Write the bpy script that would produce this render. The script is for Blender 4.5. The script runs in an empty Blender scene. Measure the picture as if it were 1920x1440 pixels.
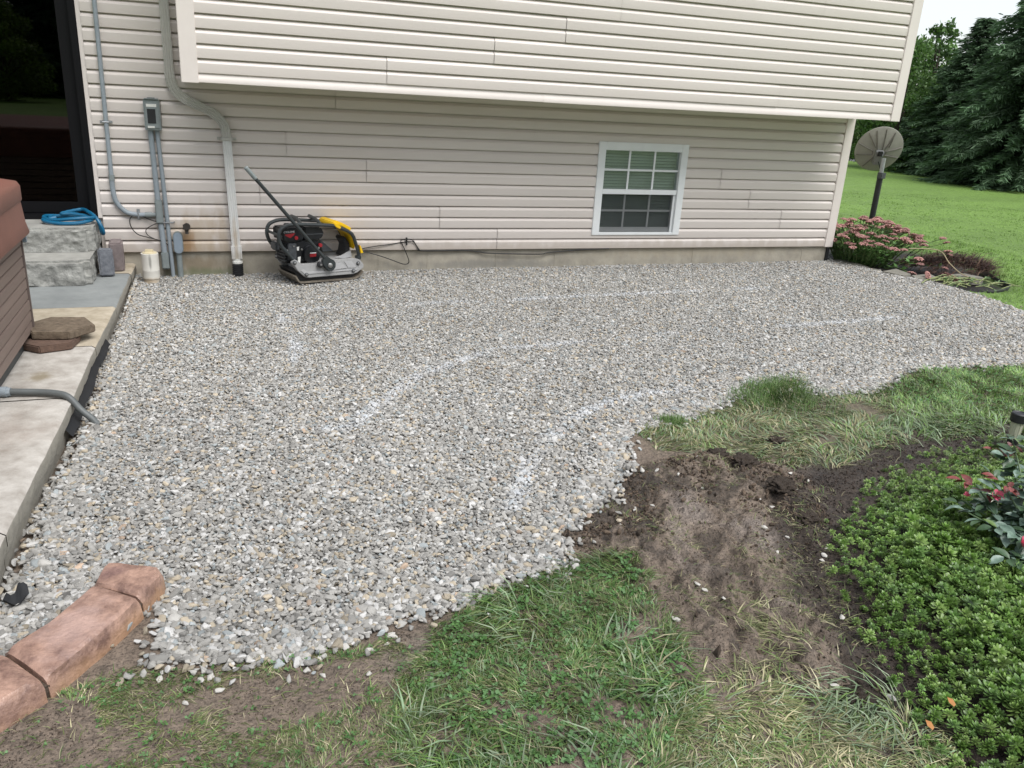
import bpy, bmesh, math, random
import numpy as np
from mathutils import Vector, Matrix, Euler

random.seed(7)
RNG = np.random.default_rng(11)
SC = bpy.context.scene
COL = SC.collection
R = math.radians

# ------------------------------------------------------------------ camera, world, sun, exposure
CAM = (-0.85714, -7.48047, 1.44043)
CAM_RT = Vector((0.942, -0.332, 0.056)); CAM_UP = Vector((0.062, 0.335, 0.940)); CAM_FW = Vector((0.330, 0.882, -0.336))
def cam_basis(yaw, pitch, roll):
    cy, sy, cp, sp = math.cos(yaw), math.sin(yaw), math.cos(pitch), math.sin(pitch)
    f = Vector((sy*cp, cy*cp, -sp)); r = Vector((cy, -sy, 0)); u = r.cross(f)
    cr, sr = math.cos(roll), math.sin(roll)
    return r*cr + u*sr, u*cr - r*sr, f
CAM_RT, CAM_UP, CAM_FW = cam_basis(R(20.53458), R(19.62231), R(3.38421))
cd = bpy.data.cameras.new('camera'); cam = bpy.data.objects.new('camera', cd); COL.objects.link(cam)
cam.matrix_world = Matrix(((CAM_RT.x, CAM_UP.x, -CAM_FW.x, CAM[0]), (CAM_RT.y, CAM_UP.y, -CAM_FW.y, CAM[1]),
                           (CAM_RT.z, CAM_UP.z, -CAM_FW.z, CAM[2]), (0, 0, 0, 1)))
cd.sensor_width = 36.0; cd.lens = 28.836; cd.clip_end = 2000; cd.clip_start = 0.05
SC.camera = cam

W = bpy.data.worlds.new('World'); SC.world = W; W.use_nodes = True
nt = W.node_tree; nt.nodes.clear()
sky = nt.nodes.new('ShaderNodeTexSky'); sky.sky_type = 'NISHITA'; sky.sun_disc = False
SUN_EL, SUN_AZ = R(60), R(152)          # azimuth clockwise from +Y
sky.sun_elevation = SUN_EL; sky.sun_rotation = SUN_AZ
sky.air_density = 1.0; sky.dust_density = 1.0; sky.ozone_density = 1.0
hs = nt.nodes.new('ShaderNodeHueSaturation'); hs.inputs['Saturation'].default_value = 0.30
bg = nt.nodes.new('ShaderNodeBackground'); bg.inputs['Strength'].default_value = 0.08
wo = nt.nodes.new('ShaderNodeOutputWorld')
nt.links.new(sky.outputs[0], hs.inputs['Color']); nt.links.new(hs.outputs[0], bg.inputs[0]); nt.links.new(bg.outputs[0], wo.inputs[0])

sd = bpy.data.lights.new('sun', 'SUN'); sun = bpy.data.objects.new('sun', sd); COL.objects.link(sun)
sd.energy = 1.5; sd.angle = R(45); sd.color = (1.0, 0.98, 0.955)
sdir = Vector((math.sin(SUN_AZ)*math.cos(SUN_EL), math.cos(SUN_AZ)*math.cos(SUN_EL), math.sin(SUN_EL)))
sun.rotation_euler = sdir.to_track_quat('Z', 'Y').to_euler()
SC.view_settings.view_transform = 'Standard'; SC.view_settings.look = 'None'
SC.view_settings.gamma = 1.0; SC.view_settings.use_curve_mapping = False
SC.view_settings.exposure = 1.33
SC.render.engine = 'CYCLES'
SC.cycles.use_denoising = True
SC.cycles.max_bounces = 6; SC.cycles.transparent_max_bounces = 12

# ------------------------------------------------------------------ numeric helpers
def _hash(ix, iy, s):
    h = (ix.astype(np.int64)*374761393 + iy.astype(np.int64)*668265263 + s*982451653) & 0xffffffff
    h = ((h ^ (h >> 13))*1274126177) & 0xffffffff
    return ((h ^ (h >> 16)) & 0xffff)/65535.0
def vnoise(x, y, s=0):
    x = np.asarray(x, float); y = np.asarray(y, float)
    ix = np.floor(x); iy = np.floor(y); fx = x-ix; fy = y-iy
    fx = fx*fx*(3-2*fx); fy = fy*fy*(3-2*fy)
    a = _hash(ix, iy, s); b = _hash(ix+1, iy, s); c = _hash(ix, iy+1, s); d = _hash(ix+1, iy+1, s)
    return (a*(1-fx)+b*fx)*(1-fy)+(c*(1-fx)+d*fx)*fy
def fbm(x, y, s=0, o=4):
    t = 0; a = 0.5; x = np.asarray(x, float); y = np.asarray(y, float)
    for i in range(o):
        t = t + a*vnoise(x*2**i, y*2**i, s+i*17); a *= .5
    return t/(1-.5**o)
def sdist(x, y, poly):
    """signed distance to a polygon, negative inside"""
    x = np.asarray(x, float); y = np.asarray(y, float)
    P = np.array(poly, float); d = np.full(x.shape, 1e9); ins = np.zeros(x.shape, bool)
    for i in range(len(P)):
        a = P[i]; b = P[(i+1) % len(P)]
        ex, ey = b-a; wx = x-a[0]; wy = y-a[1]
        t = np.clip((wx*ex+wy*ey)/(ex*ex+ey*ey+1e-12), 0, 1)
        d = np.minimum(d, (wx-ex*t)**2+(wy-ey*t)**2)
        c = (a[1] > y) != (b[1] > y)
        with np.errstate(divide='ignore', invalid='ignore'):
            xx = (b[0]-a[0])*(y-a[1])/(b[1]-a[1]+1e-15)+a[0]
        ins ^= c & (x < xx)
    return np.sqrt(d)*np.where(ins, -1, 1)
def dline(x, y, pts):
    d = np.full(np.shape(x), 1e9)
    for a, b in zip(pts[:-1], pts[1:]):
        ex, ey = b[0]-a[0], b[1]-a[1]; wx = x-a[0]; wy = y-a[1]
        t = np.clip((wx*ex+wy*ey)/(ex*ex+ey*ey+1e-12), 0, 1)
        d = np.minimum(d, np.hypot(wx-ex*t, wy-ey*t))
    return d
def sstep(a, b, x):
    t = np.clip((x-a)/(b-a), 0, 1); return t*t*(3-2*t)

# ------------------------------------------------------------------ materials
def nd(nt, t, **kw):
    n = nt.nodes.new(t)
    for k, v in kw.items(): setattr(n, k, v)
    return n
def newmat(name):
    m = bpy.data.materials.new(name); m.use_nodes = True
    nt = m.node_tree; b = nt.nodes['Principled BSDF']
    return m, nt, b
def mat(name, c, rough=.6, var=.12, scale=8, bump=0, bscale=60, metal=0, spec=.5, attr=None, c2=None, objvar=0, dirt=None, stretch=None, inst=None):
    """principled colour broken up by two noises (object coordinates), optional bump"""
    m, nt, b = newmat(name)
    tc = nd(nt, 'ShaderNodeTexCoord'); src = tc.outputs['Object']
    if stretch:
        mp = nd(nt, 'ShaderNodeMapping'); mp.inputs['Scale'].default_value = stretch
        nt.links.new(src, mp.inputs[0]); src = mp.outputs[0]
    n1 = nd(nt, 'ShaderNodeTexNoise'); n1.inputs['Scale'].default_value = scale; n1.inputs['Detail'].default_value = 6
    n1.inputs['Roughness'].default_value = .65
    nt.links.new(src, n1.inputs['Vector'])
    rp = nd(nt, 'ShaderNodeMapRange'); rp.inputs['From Min'].default_value = .3; rp.inputs['From Max'].default_value = .7
    nt.links.new(n1.outputs[0], rp.inputs[0])
    mx = nd(nt, 'ShaderNodeMix', data_type='RGBA')
    ca = tuple(max(0, x*(1-var)) for x in c)+(1,); cb = tuple(min(1, x*(1+var)) for x in c)+(1,)
    if c2: cb = tuple(c2)+(1,)
    mx.inputs[6].default_value = ca; mx.inputs[7].default_value = cb
    nt.links.new(rp.outputs[0], mx.inputs[0]); out = mx.outputs[2]
    if attr or inst:
        at = nd(nt, 'ShaderNodeAttribute'); at.attribute_name = attr or inst
        if inst: at.attribute_type = 'INSTANCER'
        ml = nd(nt, 'ShaderNodeMix', data_type='RGBA', blend_type='MULTIPLY'); ml.inputs[0].default_value = 1
        nt.links.new(at.outputs['Color'], ml.inputs[6]); nt.links.new(out, ml.inputs[7]); out = ml.outputs[2]
    if objvar:
        oi = nd(nt, 'ShaderNodeObjectInfo'); mr = nd(nt, 'ShaderNodeMapRange')
        mr.inputs['To Min'].default_value = 1-objvar; mr.inputs['To Max'].default_value = 1+objvar
        nt.links.new(oi.outputs['Random'], mr.inputs[0])
        ml = nd(nt, 'ShaderNodeMix', data_type='RGBA', blend_type='MULTIPLY'); ml.inputs[0].default_value = 1
        cc = nd(nt, 'ShaderNodeCombineColor')
        for i in range(3): nt.links.new(mr.outputs[0], cc.inputs[i])
        nt.links.new(out, ml.inputs[6]); nt.links.new(cc.outputs[0], ml.inputs[7]); out = ml.outputs[2]
    if dirt:
        # dirt = list of (colour, centre, radii, strength): stains of their own shape in world space
        ge = nd(nt, 'ShaderNodeNewGeometry')
        for (dc, ctr, rad, st) in dirt:
            vs = nd(nt, 'ShaderNodeVectorMath', operation='SUBTRACT'); vs.inputs[1].default_value = ctr
            nt.links.new(ge.outputs['Position'], vs.inputs[0])
            vd = nd(nt, 'ShaderNodeVectorMath', operation='DIVIDE'); vd.inputs[1].default_value = rad
            nt.links.new(vs.outputs[0], vd.inputs[0])
            vl = nd(nt, 'ShaderNodeVectorMath', operation='LENGTH'); nt.links.new(vd.outputs[0], vl.inputs[0])
            n3 = nd(nt, 'ShaderNodeTexNoise'); n3.inputs['Scale'].default_value = 14; n3.inputs['Detail'].default_value = 5
            mp3 = nd(nt, 'ShaderNodeMapping'); mp3.inputs['Scale'].default_value = (1, 1, .35)
            nt.links.new(ge.outputs['Position'], mp3.inputs[0]); nt.links.new(mp3.outputs[0], n3.inputs['Vector'])
            ad = nd(nt, 'ShaderNodeMath', operation='ADD'); nt.links.new(vl.outputs['Value'], ad.inputs[0])
            sb = nd(nt, 'ShaderNodeMath', operation='MULTIPLY_ADD'); sb.inputs[1].default_value = 1.6; sb.inputs[2].default_value = -.8
            nt.links.new(n3.outputs[0], sb.inputs[0]); nt.links.new(sb.outputs[0], ad.inputs[1])
            mr = nd(nt, 'ShaderNodeMapRange'); mr.interpolation_type = 'SMOOTHSTEP'
            mr.inputs['From Min'].default_value = 1.0; mr.inputs['From Max'].default_value = .2; mr.inputs['To Max'].default_value = st
            nt.links.new(ad.outputs[0], mr.inputs[0])
            mm = nd(nt, 'ShaderNodeMix', data_type='RGBA'); mm.inputs[7].default_value = tuple(dc)+(1,)
            nt.links.new(mr.outputs[0], mm.inputs[0]); nt.links.new(out, mm.inputs[6]); out = mm.outputs[2]
    nt.links.new(out, b.inputs['Base Color'])
    b.inputs['Roughness'].default_value = rough; b.inputs['Metallic'].default_value = metal
    b.inputs['Specular IOR Level'].default_value = spec
    if bump:
        n2 = nd(nt, 'ShaderNodeTexNoise'); n2.inputs['Scale'].default_value = bscale; n2.inputs['Detail'].default_value = 6
        nt.links.new(src, n2.inputs['Vector'])
        bp = nd(nt, 'ShaderNodeBump'); bp.inputs['Strength'].default_value = 1; bp.inputs['Distance'].default_value = bump
        nt.links.new(n2.outputs[0], bp.inputs['Height']); nt.links.new(bp.outputs[0], b.inputs['Normal'])
    return m
def leafmat(name, attr='col', inst=False, rough=.5, trans=.25, gain=1.0):
    m, nt, b = newmat(name)
    at = nd(nt, 'ShaderNodeAttribute'); at.attribute_name = attr
    if inst: at.attribute_type = 'INSTANCER'
    out = at.outputs['Color']
    if inst:
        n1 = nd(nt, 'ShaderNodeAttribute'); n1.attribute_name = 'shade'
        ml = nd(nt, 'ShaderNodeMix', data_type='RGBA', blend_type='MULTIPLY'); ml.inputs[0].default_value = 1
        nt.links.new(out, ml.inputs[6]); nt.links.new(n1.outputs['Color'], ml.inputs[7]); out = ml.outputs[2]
    nt.links.new(out, b.inputs['Base Color']); b.inputs['Roughness'].default_value = rough
    b.inputs['Specular IOR Level'].default_value = .4
    if trans:
        tr = nd(nt, 'ShaderNodeBsdfTranslucent'); nt.links.new(out, tr.inputs[0])
        mx = nd(nt, 'ShaderNodeMixShader'); mx.inputs[0].default_value = trans
        o = nt.nodes['Material Output']
        nt.links.new(b.outputs[0], mx.inputs[1]); nt.links.new(tr.outputs[0], mx.inputs[2]); nt.links.new(mx.outputs[0], o.inputs[0])
    return m
def glassmat(name, tint=(.75, .8, .8), refl=.1, power=1.0):
    m, nt, b = newmat(name); nt.nodes.remove(b)
    fr = nd(nt, 'ShaderNodeFresnel'); fr.inputs[0].default_value = 1.5
    mu = nd(nt, 'ShaderNodeMath', operation='MULTIPLY_ADD'); mu.inputs[1].default_value = power; mu.inputs[2].default_value = refl
    nt.links.new(fr.outputs[0], mu.inputs[0])
    t = nd(nt, 'ShaderNodeBsdfTransparent'); t.inputs[0].default_value = tuple(tint)+(1,)
    g = nd(nt, 'ShaderNodeBsdfGlossy'); g.inputs['Roughness'].default_value = .01
    mx = nd(nt, 'ShaderNodeMixShader')
    nt.links.new(mu.outputs[0], mx.inputs[0]); nt.links.new(t.outputs[0], mx.inputs[1]); nt.links.new(g.outputs[0], mx.inputs[2])
    nt.links.new(mx.outputs[0], nt.nodes['Material Output'].inputs[0])
    return m
RUST = [((.42, .35, .27), (2, 0, -.02), (30, .6, .13), .38), ((.30, .12, .03), (-1.07, 0, .08), (.075, .3, .16), .75), ((.42, .30, .15), (-1.02, 0, .12), (.36, .3, .30), .45),
        ((.33, .24, .13), (-.80, 0, .0), (.10, .3, .5), .35)]
SIDING = (.675, .617, .572)
M = {}
M['siding'] = mat('beige_vinyl', SIDING, .42, .035, 3, .0004, 180, objvar=.02, dirt=RUST, stretch=(.25, 1, 3))
M['trim'] = mat('beige_trim', (.71, .65, .605), .42, .03, 3)
M['white'] = mat('white_vinyl', (.78, .80, .80), .4, .04, 6)
M['concrete'] = mat('foundation_concrete', (.36, .33, .27), .9, .22, 5, .002, 40,
                    dirt=[((.18, .13, .07), (-1.0, 0, -.12), (.35, .3, .12), .6), ((.19, .19, .18), (1.6, 0, -.15), (1.2, .3, .06), .5),
                          ((.16, .18, .10), (-.95, 0, -.19), (.4, .3, .06), .7), ((.42, .36, .26), (3.8, 0, -.05), (1.8, .3, .08), .4)])
M['black'] = mat('black_plastic', (.018, .019, .021), .5, .2, 20)
M['doorblack'] = mat('black_aluminium', (.004, .004, .005), .55, .1, 10, spec=.2)
M['interior'] = mat('dark_room', (.03, .03, .032), .9, .2, 3)  # near-black wall colour stands in for the darkness of unlit rooms
M['blind'] = mat('blind_slat', (.70, .72, .70), .5, .03, 5)
M['galv'] = mat('grey_pvc', (.27, .31, .34), .5, .12, 14)
M['galv2'] = mat('grey_box', (.22, .25, .25), .5, .15, 20)
M['galvblue'] = mat('blue_grey_cover', (.23, .28, .33), .45, .1, 20)
M['spout'] = mat('cream_aluminium', (.68, .68, .66), .4, .06, 6, dirt=[((.40, .27, .13), (-.69, 0, .1), (.035, .3, .22), .6), ((.36, .32, .25), (-.69, 0, -.03), (.1, .3, .07), .6)])
M['spoutgrey'] = mat('weathered_aluminium', (.47, .46, .42), .42, .08, 8)
M['sticker'] = mat('white_sticker', (.7, .7, .66), .5, .1, 60)
M['rubber'] = mat('black_cable', (.012, .012, .012), .5, .1, 10)
M['rustiron'] = mat('dark_iron', (.03, .025, .02), .7, .4, 40)
M['pvcwhite'] = mat('dirty_white_pvc', (.68, .66, .60), .45, .08, 8,
                    dirt=[((.06, .06, .05), (-1.365, -.25, -.04), (.014, .2, .09), .55), ((.35, .24, .12), (-1.37, -.2, -.2), (.2, .2, .05), .7)])
M['pvccream'] = mat('cream_cap', (.62, .54, .36), .5, .1, 10)
M['step'] = mat('rock_face_stone', (.225, .225, .21), .9, .3, 14, .010, 40, c2=(.40, .40, .37))
M['steptop'] = mat('step_top', (.31, .305, .28), .9, .2, 9, .003, 40)
M['blockgrey'] = mat('grey_block', (.115, .125, .145), .9, .25, 25, .003, 70, c2=(.20, .21, .23))
M['blockmauve'] = mat('mauve_block', (.20, .165, .16), .9, .2, 25, .003, 70)
M['hose'] = mat('blue_hose', (.002, .11, .22), .4, .15, 30)
M['slab'] = mat('stamped_concrete', (.36, .325, .285), .75, .22, 9, .003, 60, c2=(.52, .495, .455),
                dirt=[((.20, .16, .09), (-1.76, -2.86, -.1), (.09, .12, .2), .7), ((.30, .24, .2), (-1.9, -3.6, -.1), (.5, .3, .2), .35)])
M['slabtan'] = mat('tan_concrete', (.37, .315, .225), .8, .2, 10, .002, 25, c2=(.48, .42, .33))
M['slabgrey'] = mat('damp_grey_concrete', (.205, .22, .22), .7, .15, 5, .002, 25, c2=(.26, .275, .27))
M['slabside'] = mat('rough_concrete_edge', (.46, .43, .37), .9, .3, 12, .008, 22, c2=(.33, .31, .26))
M['tubcover'] = mat('terracotta_vinyl', (.20, .085, .062), .5, .1, 6, .0008, 300)
M['tubplank'] = mat('brown_composite', (.22, .165, .14), .65, .12, 5, .001, 60, stretch=(1, .15, 2), objvar=.06)
M['tubpost'] = mat('brown_post', (.13, .10, .088), .6, .1, 8)
M['plinth'] = mat('dark_plinth', (.05, .055, .055), .6, .2, 10)
M['paver'] = mat('brown_paver', (.13, .095, .065), .95, .35, 30, .004, 90, c2=(.20, .155, .11))
M['paverdark'] = mat('dark_paver', (.12, .075, .055), .95, .3, 30, .004, 90)
M['conduitgrey'] = mat('grey_flex_conduit', (.105, .115, .115), .5, .1, 10)
M['fabric'] = mat('black_fabric', (.012, .013, .015), .8, .2, 30, .001, 200)
M['curb'] = mat('red_stamped_concrete', (.17, .095, .078), .40, .35, 13, .0045, 75, c2=(.49, .31, .235),
                dirt=[((.37, .22, .125), (-1.16, -5.0, -.215), (.6, .8, .060), .7), ((.47, .33, .29), (-1.32, -5.12, -.12), (.14, .2, .05), .6), ((.17, .10, .10), (-1.25, -4.85, -.12), (.08, .06, .05), .5)])
M['flat'] = mat('flat_paver', (.20, .19, .16), .9, .2, 15, .003, 60)
M['dishback'] = mat('dish_grey', (.34, .325, .295), .55, .12, 8)
M['dishrib'] = mat('dish_rib', (.17, .16, .14), .6, .1, 8)
M['metal'] = mat('galvanised_steel', (.36, .37, .38), .4, .15, 20, metal=.6)
M['steelworn'] = mat('worn_steel', (.20, .175, .14), .5, .35, 25, metal=.3)
M['castgrey'] = mat('cast_aluminium', (.35, .35, .345), .5, .08, 12, .0008, 120)
M['castlight'] = mat('cast_aluminium_light', (.42, .42, .42), .5, .08, 12)
M['frame'] = mat('dark_green_grey_paint', (.030, .036, .037), .42, .2, 30)
M['engine'] = mat('engine_black', (.010, .011, .013), .3, .3, 20)
M['enginegrey'] = mat('engine_grey', (.055, .06, .065), .45, .3, 30)
M['yellow'] = mat('yellow_plastic', (.80, .50, .008), .4, .06, 10)
M['red'] = mat('red_label', (.28, .012, .018), .5, .1, 20)
M['whitepaint'] = mat('white_print', (.75, .75, .75), .5, .02, 20)
M['bolt'] = mat('zinc_bolt', (.35, .35, .34), .35, .2, 40, metal=.7)
M['lens'] = mat('frosted_lens', (.52, .52, .40), .35, .08, 10)
M['bark'] = mat('bark', (.06, .045, .035), .9, .3, 12, .01, 20)
M['road'] = mat('asphalt_road', (.16, .16, .165), .9, .15, 2)
M['stone'] = mat('crushed_limestone', (1, 1, 1), .85, .16, 70, .0012, 240, inst='col')
M['stoneobj'] = mat('pale_limestone', (.52, .50, .46), .85, .16, 70, .0012, 240)
M['clodi'] = mat('soil_crumb', (1, 1, 1), .9, .3, 60, .002, 160, inst='col')
M['clod'] = mat('soil_clod', (.060, .042, .029), .95, .45, 14, .012, 60, c2=(.115, .085, .062))
M['roof'] = mat('roof_shingle', (.06, .055, .05), .9, .3, 10)
M['leaf'] = leafmat('leaf', 'col'); M['leafdull'] = leafmat('leaf_dull', 'col', rough=.6, trans=.12)
M['needle'] = leafmat('needle', 'col', rough=.7, trans=.05)
M['leafinst'] = leafmat('ground_cover_leaf', 'col', inst=True, rough=.32, trans=.15)
M['glass'] = glassmat('window_glass', (.86, .90, .88), .02, .7)
M['doorglass'] = glassmat('door_glass', (.10, .10, .11), .02, 1.0)
m, ntm, b = newmat('insect_mesh'); t_ = nd(ntm, 'ShaderNodeBsdfTransparent'); mx_ = nd(ntm, 'ShaderNodeMixShader')
b.inputs['Base Color'].default_value = (.022, .026, .028, 1); b.inputs['Roughness'].default_value = .8; mx_.inputs[0].default_value = .55
ntm.links.new(t_.outputs[0], mx_.inputs[1]); ntm.links.new(b.outputs[0], mx_.inputs[2]); ntm.links.new(mx_.outputs[0], ntm.nodes['Material Output'].inputs[0])
M['screen'] = m

# ------------------------------------------------------------------ mesh helpers
class MB:
    """collects simple shapes and links them as ONE mesh object"""
    def __init__(s): s.v = []; s.f = []; s.mi = []; s.mat = 0
    def add(s, v, f):
        o = len(s.v); s.v += [tuple(map(float, p)) for p in v]; s.f += [tuple(i+o for i in q) for q in f]; s.mi += [s.mat]*len(f); return s
    def box(s, x0, x1, y0, y1, z0, z1):
        v = [(x, y, z) for z in (z0, z1) for y in (y0, y1) for x in (x0, x1)]
        return s.add(v, [(0, 2, 3, 1), (4, 5, 7, 6), (0, 1, 5, 4), (2, 6, 7, 3), (0, 4, 6, 2), (1, 3, 7, 5)])
    def prism(s, poly, a, b, axis='z'):
        """polygon (2D) swept from a to b along an axis; axis y takes (x,z) points, x takes (y,z)"""
        n = len(poly)
        def P(p, t): return {'z': (p[0], p[1], t), 'y': (p[0], t, p[1]), 'x': (t, p[0], p[1])}[axis]
        v = [P(p, a) for p in poly]+[P(p, b) for p in poly]
        f = [tuple(range(n-1, -1, -1)), tuple(range(n, 2*n))]+[(i, (i+1) % n, (i+1) % n+n, i+n) for i in range(n)]
        return s.add(v, f)
    def tube(s, pts, r, n=10, cap=True, prof=None):
        pts = [Vector(p) for p in pts]; k = len(pts)
        rs = r if isinstance(r, (list, tuple)) else [r]*k
        tg = [(pts[min(i+1, k-1)]-pts[max(i-1, 0)]).normalized() for i in range(k)]
        up = Vector((0, 0, 1)) if abs(tg[0].z) < .9 else Vector((1, 0, 0))
        a = tg[0].cross(up).normalized(); v = []
        for i in range(k):
            a = (a-tg[i]*a.dot(tg[i])).normalized(); b = tg[i].cross(a)
            if prof:
                for (p, q) in prof: v.append(pts[i]+a*p+b*q)
            else:
                for j in range(n):
                    t = 2*math.pi*j/n; v.append(pts[i]+(a*math.cos(t)+b*math.sin(t))*rs[i])
        n = len(prof) if prof else n
        f = [(i*n+j, i*n+(j+1) % n, (i+1)*n+(j+1) % n, (i+1)*n+j) for i in range(k-1) for j in range(n)]
        if cap: f += [tuple(range(n-1, -1, -1)), tuple((k-1)*n+j for j in range(n))]
        return s.add(v, f)
    def lathe(s, prof, c=(0, 0, 0), n=20, axis='z'):
        v = []
        for (r, h) in prof:
            for j in range(n):
                t = 2*math.pi*j/n; x, y = r*math.cos(t), r*math.sin(t)
                v.append({'z': (c[0]+x, c[1]+y, c[2]+h), 'y': (c[0]+x, c[1]+h, c[2]+y), 'x': (c[0]+h, c[1]+x, c[2]+y)}[axis])
        k = len(prof)
        f = [(i*n+j, i*n+(j+1) % n, (i+1)*n+(j+1) % n, (i+1)*n+j) for i in range(k-1) for j in range(n)]
        f += [tuple(range(n-1, -1, -1)), tuple((k-1)*n+j for j in range(n))]
        return s.add(v, f)
    def build(s, name, m, parent=None, smooth=35, bevel=0, loc=None):
        me = bpy.data.meshes.new(name); me.from_pydata(s.v, [], s.f)
        bm = bmesh.new(); bm.from_mesh(me)
        bmesh.ops.recalc_face_normals(bm, faces=bm.faces)
        if bevel:
            es = [e for e in bm.edges if len(e.link_faces) == 2 and e.calc_face_angle(0) > .5]
            bmesh.ops.bevel(bm, geom=es, offset=bevel, segments=2, affect='EDGES', clamp_overlap=True)
        bm.to_mesh(me); bm.free()
        for mm in (m if isinstance(m, (list, tuple)) else [m]): me.materials.append(mm)
        if len(me.materials) > 1 and not bevel:
            me.polygons.foreach_set('material_index', s.mi)
        if smooth:
            me.shade_smooth(); me.set_sharp_from_angle(angle=R(smooth))
        return link(name, me, parent, loc)
def link(name, me, parent=None, loc=None):
    o = bpy.data.objects.new(name, me); COL.objects.link(o)
    if parent: o.parent = parent
    if loc: o.location = loc
    return o
def tag(o, label=None, cat=None, group=None, kind=None):
    if label: o['label'] = label
    if cat: o['category'] = cat
    if group: o['group'] = group
    if kind: o['kind'] = kind
    return o
def thing(name, loc, label, cat, group=None, rz=0):
    o = bpy.data.objects.new(name, None); COL.objects.link(o); o.location = loc; o.rotation_euler = (0, 0, rz); o.empty_display_size = .1
    return tag(o, label, cat, group)
def npmesh(name, V, F, cols=None, mats=(), smooth=False, attr='col', percorner=False):
    """fast mesh from numpy arrays: V n x 3, F list of arrays (each m x k)"""
    me = bpy.data.meshes.new(name)
    me.vertices.add(len(V)); me.vertices.foreach_set('co', np.asarray(V, np.float32).ravel())
    tot = sum(f.size for f in F); np_ = sum(len(f) for f in F)
    me.loops.add(tot); me.polygons.add(np_)
    me.loops.foreach_set('vertex_index', np.concatenate([f.ravel() for f in F]).astype(np.int32))
    st = []; o = 0
    for f in F:
        k = f.shape[1]; st.append(o+np.arange(len(f))*k); o += f.size
    me.polygons.foreach_set('loop_start', np.concatenate(st).astype(np.int32))
    if smooth: me.polygons.foreach_set('use_smooth', np.ones(np_, bool))
    me.update(calc_edges=True)
    if cols is not None:
        a = me.color_attributes.new(attr, 'FLOAT_COLOR', 'POINT')
        c = np.ones((len(V), 4), np.float32); c[:, :3] = cols
        a.data.foreach_set('color', c.ravel())
    for m in mats: me.materials.append(m)
    return me
def rod(p, q): return [p, q]
def smoothpath(pts, n=6):
    P = [Vector(p) for p in pts]; out = []
    for i in range(len(P)-1):
        a = P[max(i-1, 0)]; b = P[i]; c = P[i+1]; d = P[min(i+2, len(P)-1)]
        for k in range(n):
            t = k/n; out.append(.5*((2*b)+(c-a)*t+(2*a-5*b+4*c-d)*t*t+(3*b-3*c+d-a)*t**3))
    out.append(P[-1]); return out
def sstruct(o): o['kind'] = 'structure'; return o
def sstuff(o, label, cat): tag(o, label, cat, kind='stuff'); return o

# ------------------------------------------------------------------ where things lie (metres; house wall is y=0, x along it)
GRAVEL_EDGE = [(-1.202, -5.267), (-1.131, -5.262), (-1.042, -5.311), (-0.969, -5.327), (-0.835, -5.363), (-0.699, -5.381), (-0.568, -5.352), (-0.465, -5.326), (-0.351, -5.271), (-0.24, -5.256), (-0.124, -5.24), (-0.053, -5.195), (0.063, -5.141), (0.194, -5.122), (0.32, -5.099), (0.37, -4.914), (0.514, -4.842), (0.694, -4.722), (0.785, -4.565), (0.934, -4.433), (1.003, -4.17), (1.141, -3.978), (1.345, -3.925), (1.585, -3.857), (1.777, -3.772), (2.057, -3.624), (2.276, -3.474), (2.655, -3.401), (2.494, -3.671), (2.598, -3.728), (2.963, -3.732), (3.199, -3.606), (3.496, -3.444), (3.793, -3.429), (4.183, -3.474), (4.525, -3.487), (5.037, -3.625)]
GRAVEL_RIGHT = [(5.313, -3.421), (5.979, -2.274), (6.084, -1.9), (6.141, -1.413), (6.11, -1.032), (6.006, -0.771), (5.92, -0.472), (5.829, -0.157), (5.795, 0.142)]
GRAVEL = [(-1.25, -4.80)]+[(-1.15, -4.97), (-1.12, -5.10)]+GRAVEL_EDGE[1:]+GRAVEL_RIGHT+[(5.6, 0.06), (-1.5, 0.06), (-1.53, -1.6), (-1.535, -2.0), (-1.53, -3.2), (-1.56, -3.9), (-1.60, -4.75), (-1.75, -5.30), (-1.5, -5.19), (-1.40, -5.07), (-1.335, -4.96), (-1.29, -4.79)]
A_LUSH = [(-0.124, -5.24), (0.063, -5.141), (0.327, -5.082), (0.542, -5.118), (0.519, -5.328), (0.501, -5.544), (0.401, -5.809), (0.182, -6.064), (0.057, -6.332), (-0.5, -6.166), (-0.483, -5.871), (-0.47, -5.677), (-0.331, -5.482), (-0.237, -5.316)]
B_SPARSE = [(-1.476, -5.392), (-1.2, -5.292), (-0.57, -5.365), (-0.392, -5.304), (-0.331, -5.482), (-0.47, -5.677), (-0.483, -5.871), (-0.595, -6.138), (-1.619, -5.833), (-1.9, -5.6)]
E_RIGHT = [(1.134, -3.991), (1.512, -3.921), (2.159, -3.53), (2.627, -3.438), (2.508, -3.692), (3.089, -3.687), (3.603, -3.43), (4.477, -3.526), (5.257, -3.663), (6.5, -3.0), (6.5, -4.6), (4.13, -4.461), (3.509, -4.333), (2.905, -4.441), (2.282, -4.483), (1.95, -4.634), (1.616, -4.497), (1.395, -4.321), (1.127, -4.262)]
E_GREEN = [(2.926, -3.773), (3.603, -3.43), (5.257, -3.663), (6.5, -3.0), (6.5, -4.6), (4.13, -4.461), (3.59, -4.265), (3.043, -4.237), (2.918, -4.043)]
D_STRAW = [(0.169, -6.06), (0.338, -5.884), (0.531, -5.893), (0.636, -6.002), (0.796, -6.08), (0.951, -6.08), (0.942, -6.206), (0.754, -6.439), (0.057, -6.332)]
MUD = [(0.387, -4.918), (0.935, -4.404), (1.359, -4.377), (1.578, -4.55), (1.672, -4.745), (1.251, -5.337), (1.045, -5.749), (0.874, -6.035), (0.636, -6.002), (0.558, -5.853), (0.521, -5.579), (0.519, -5.328), (0.542, -5.118)]
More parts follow.
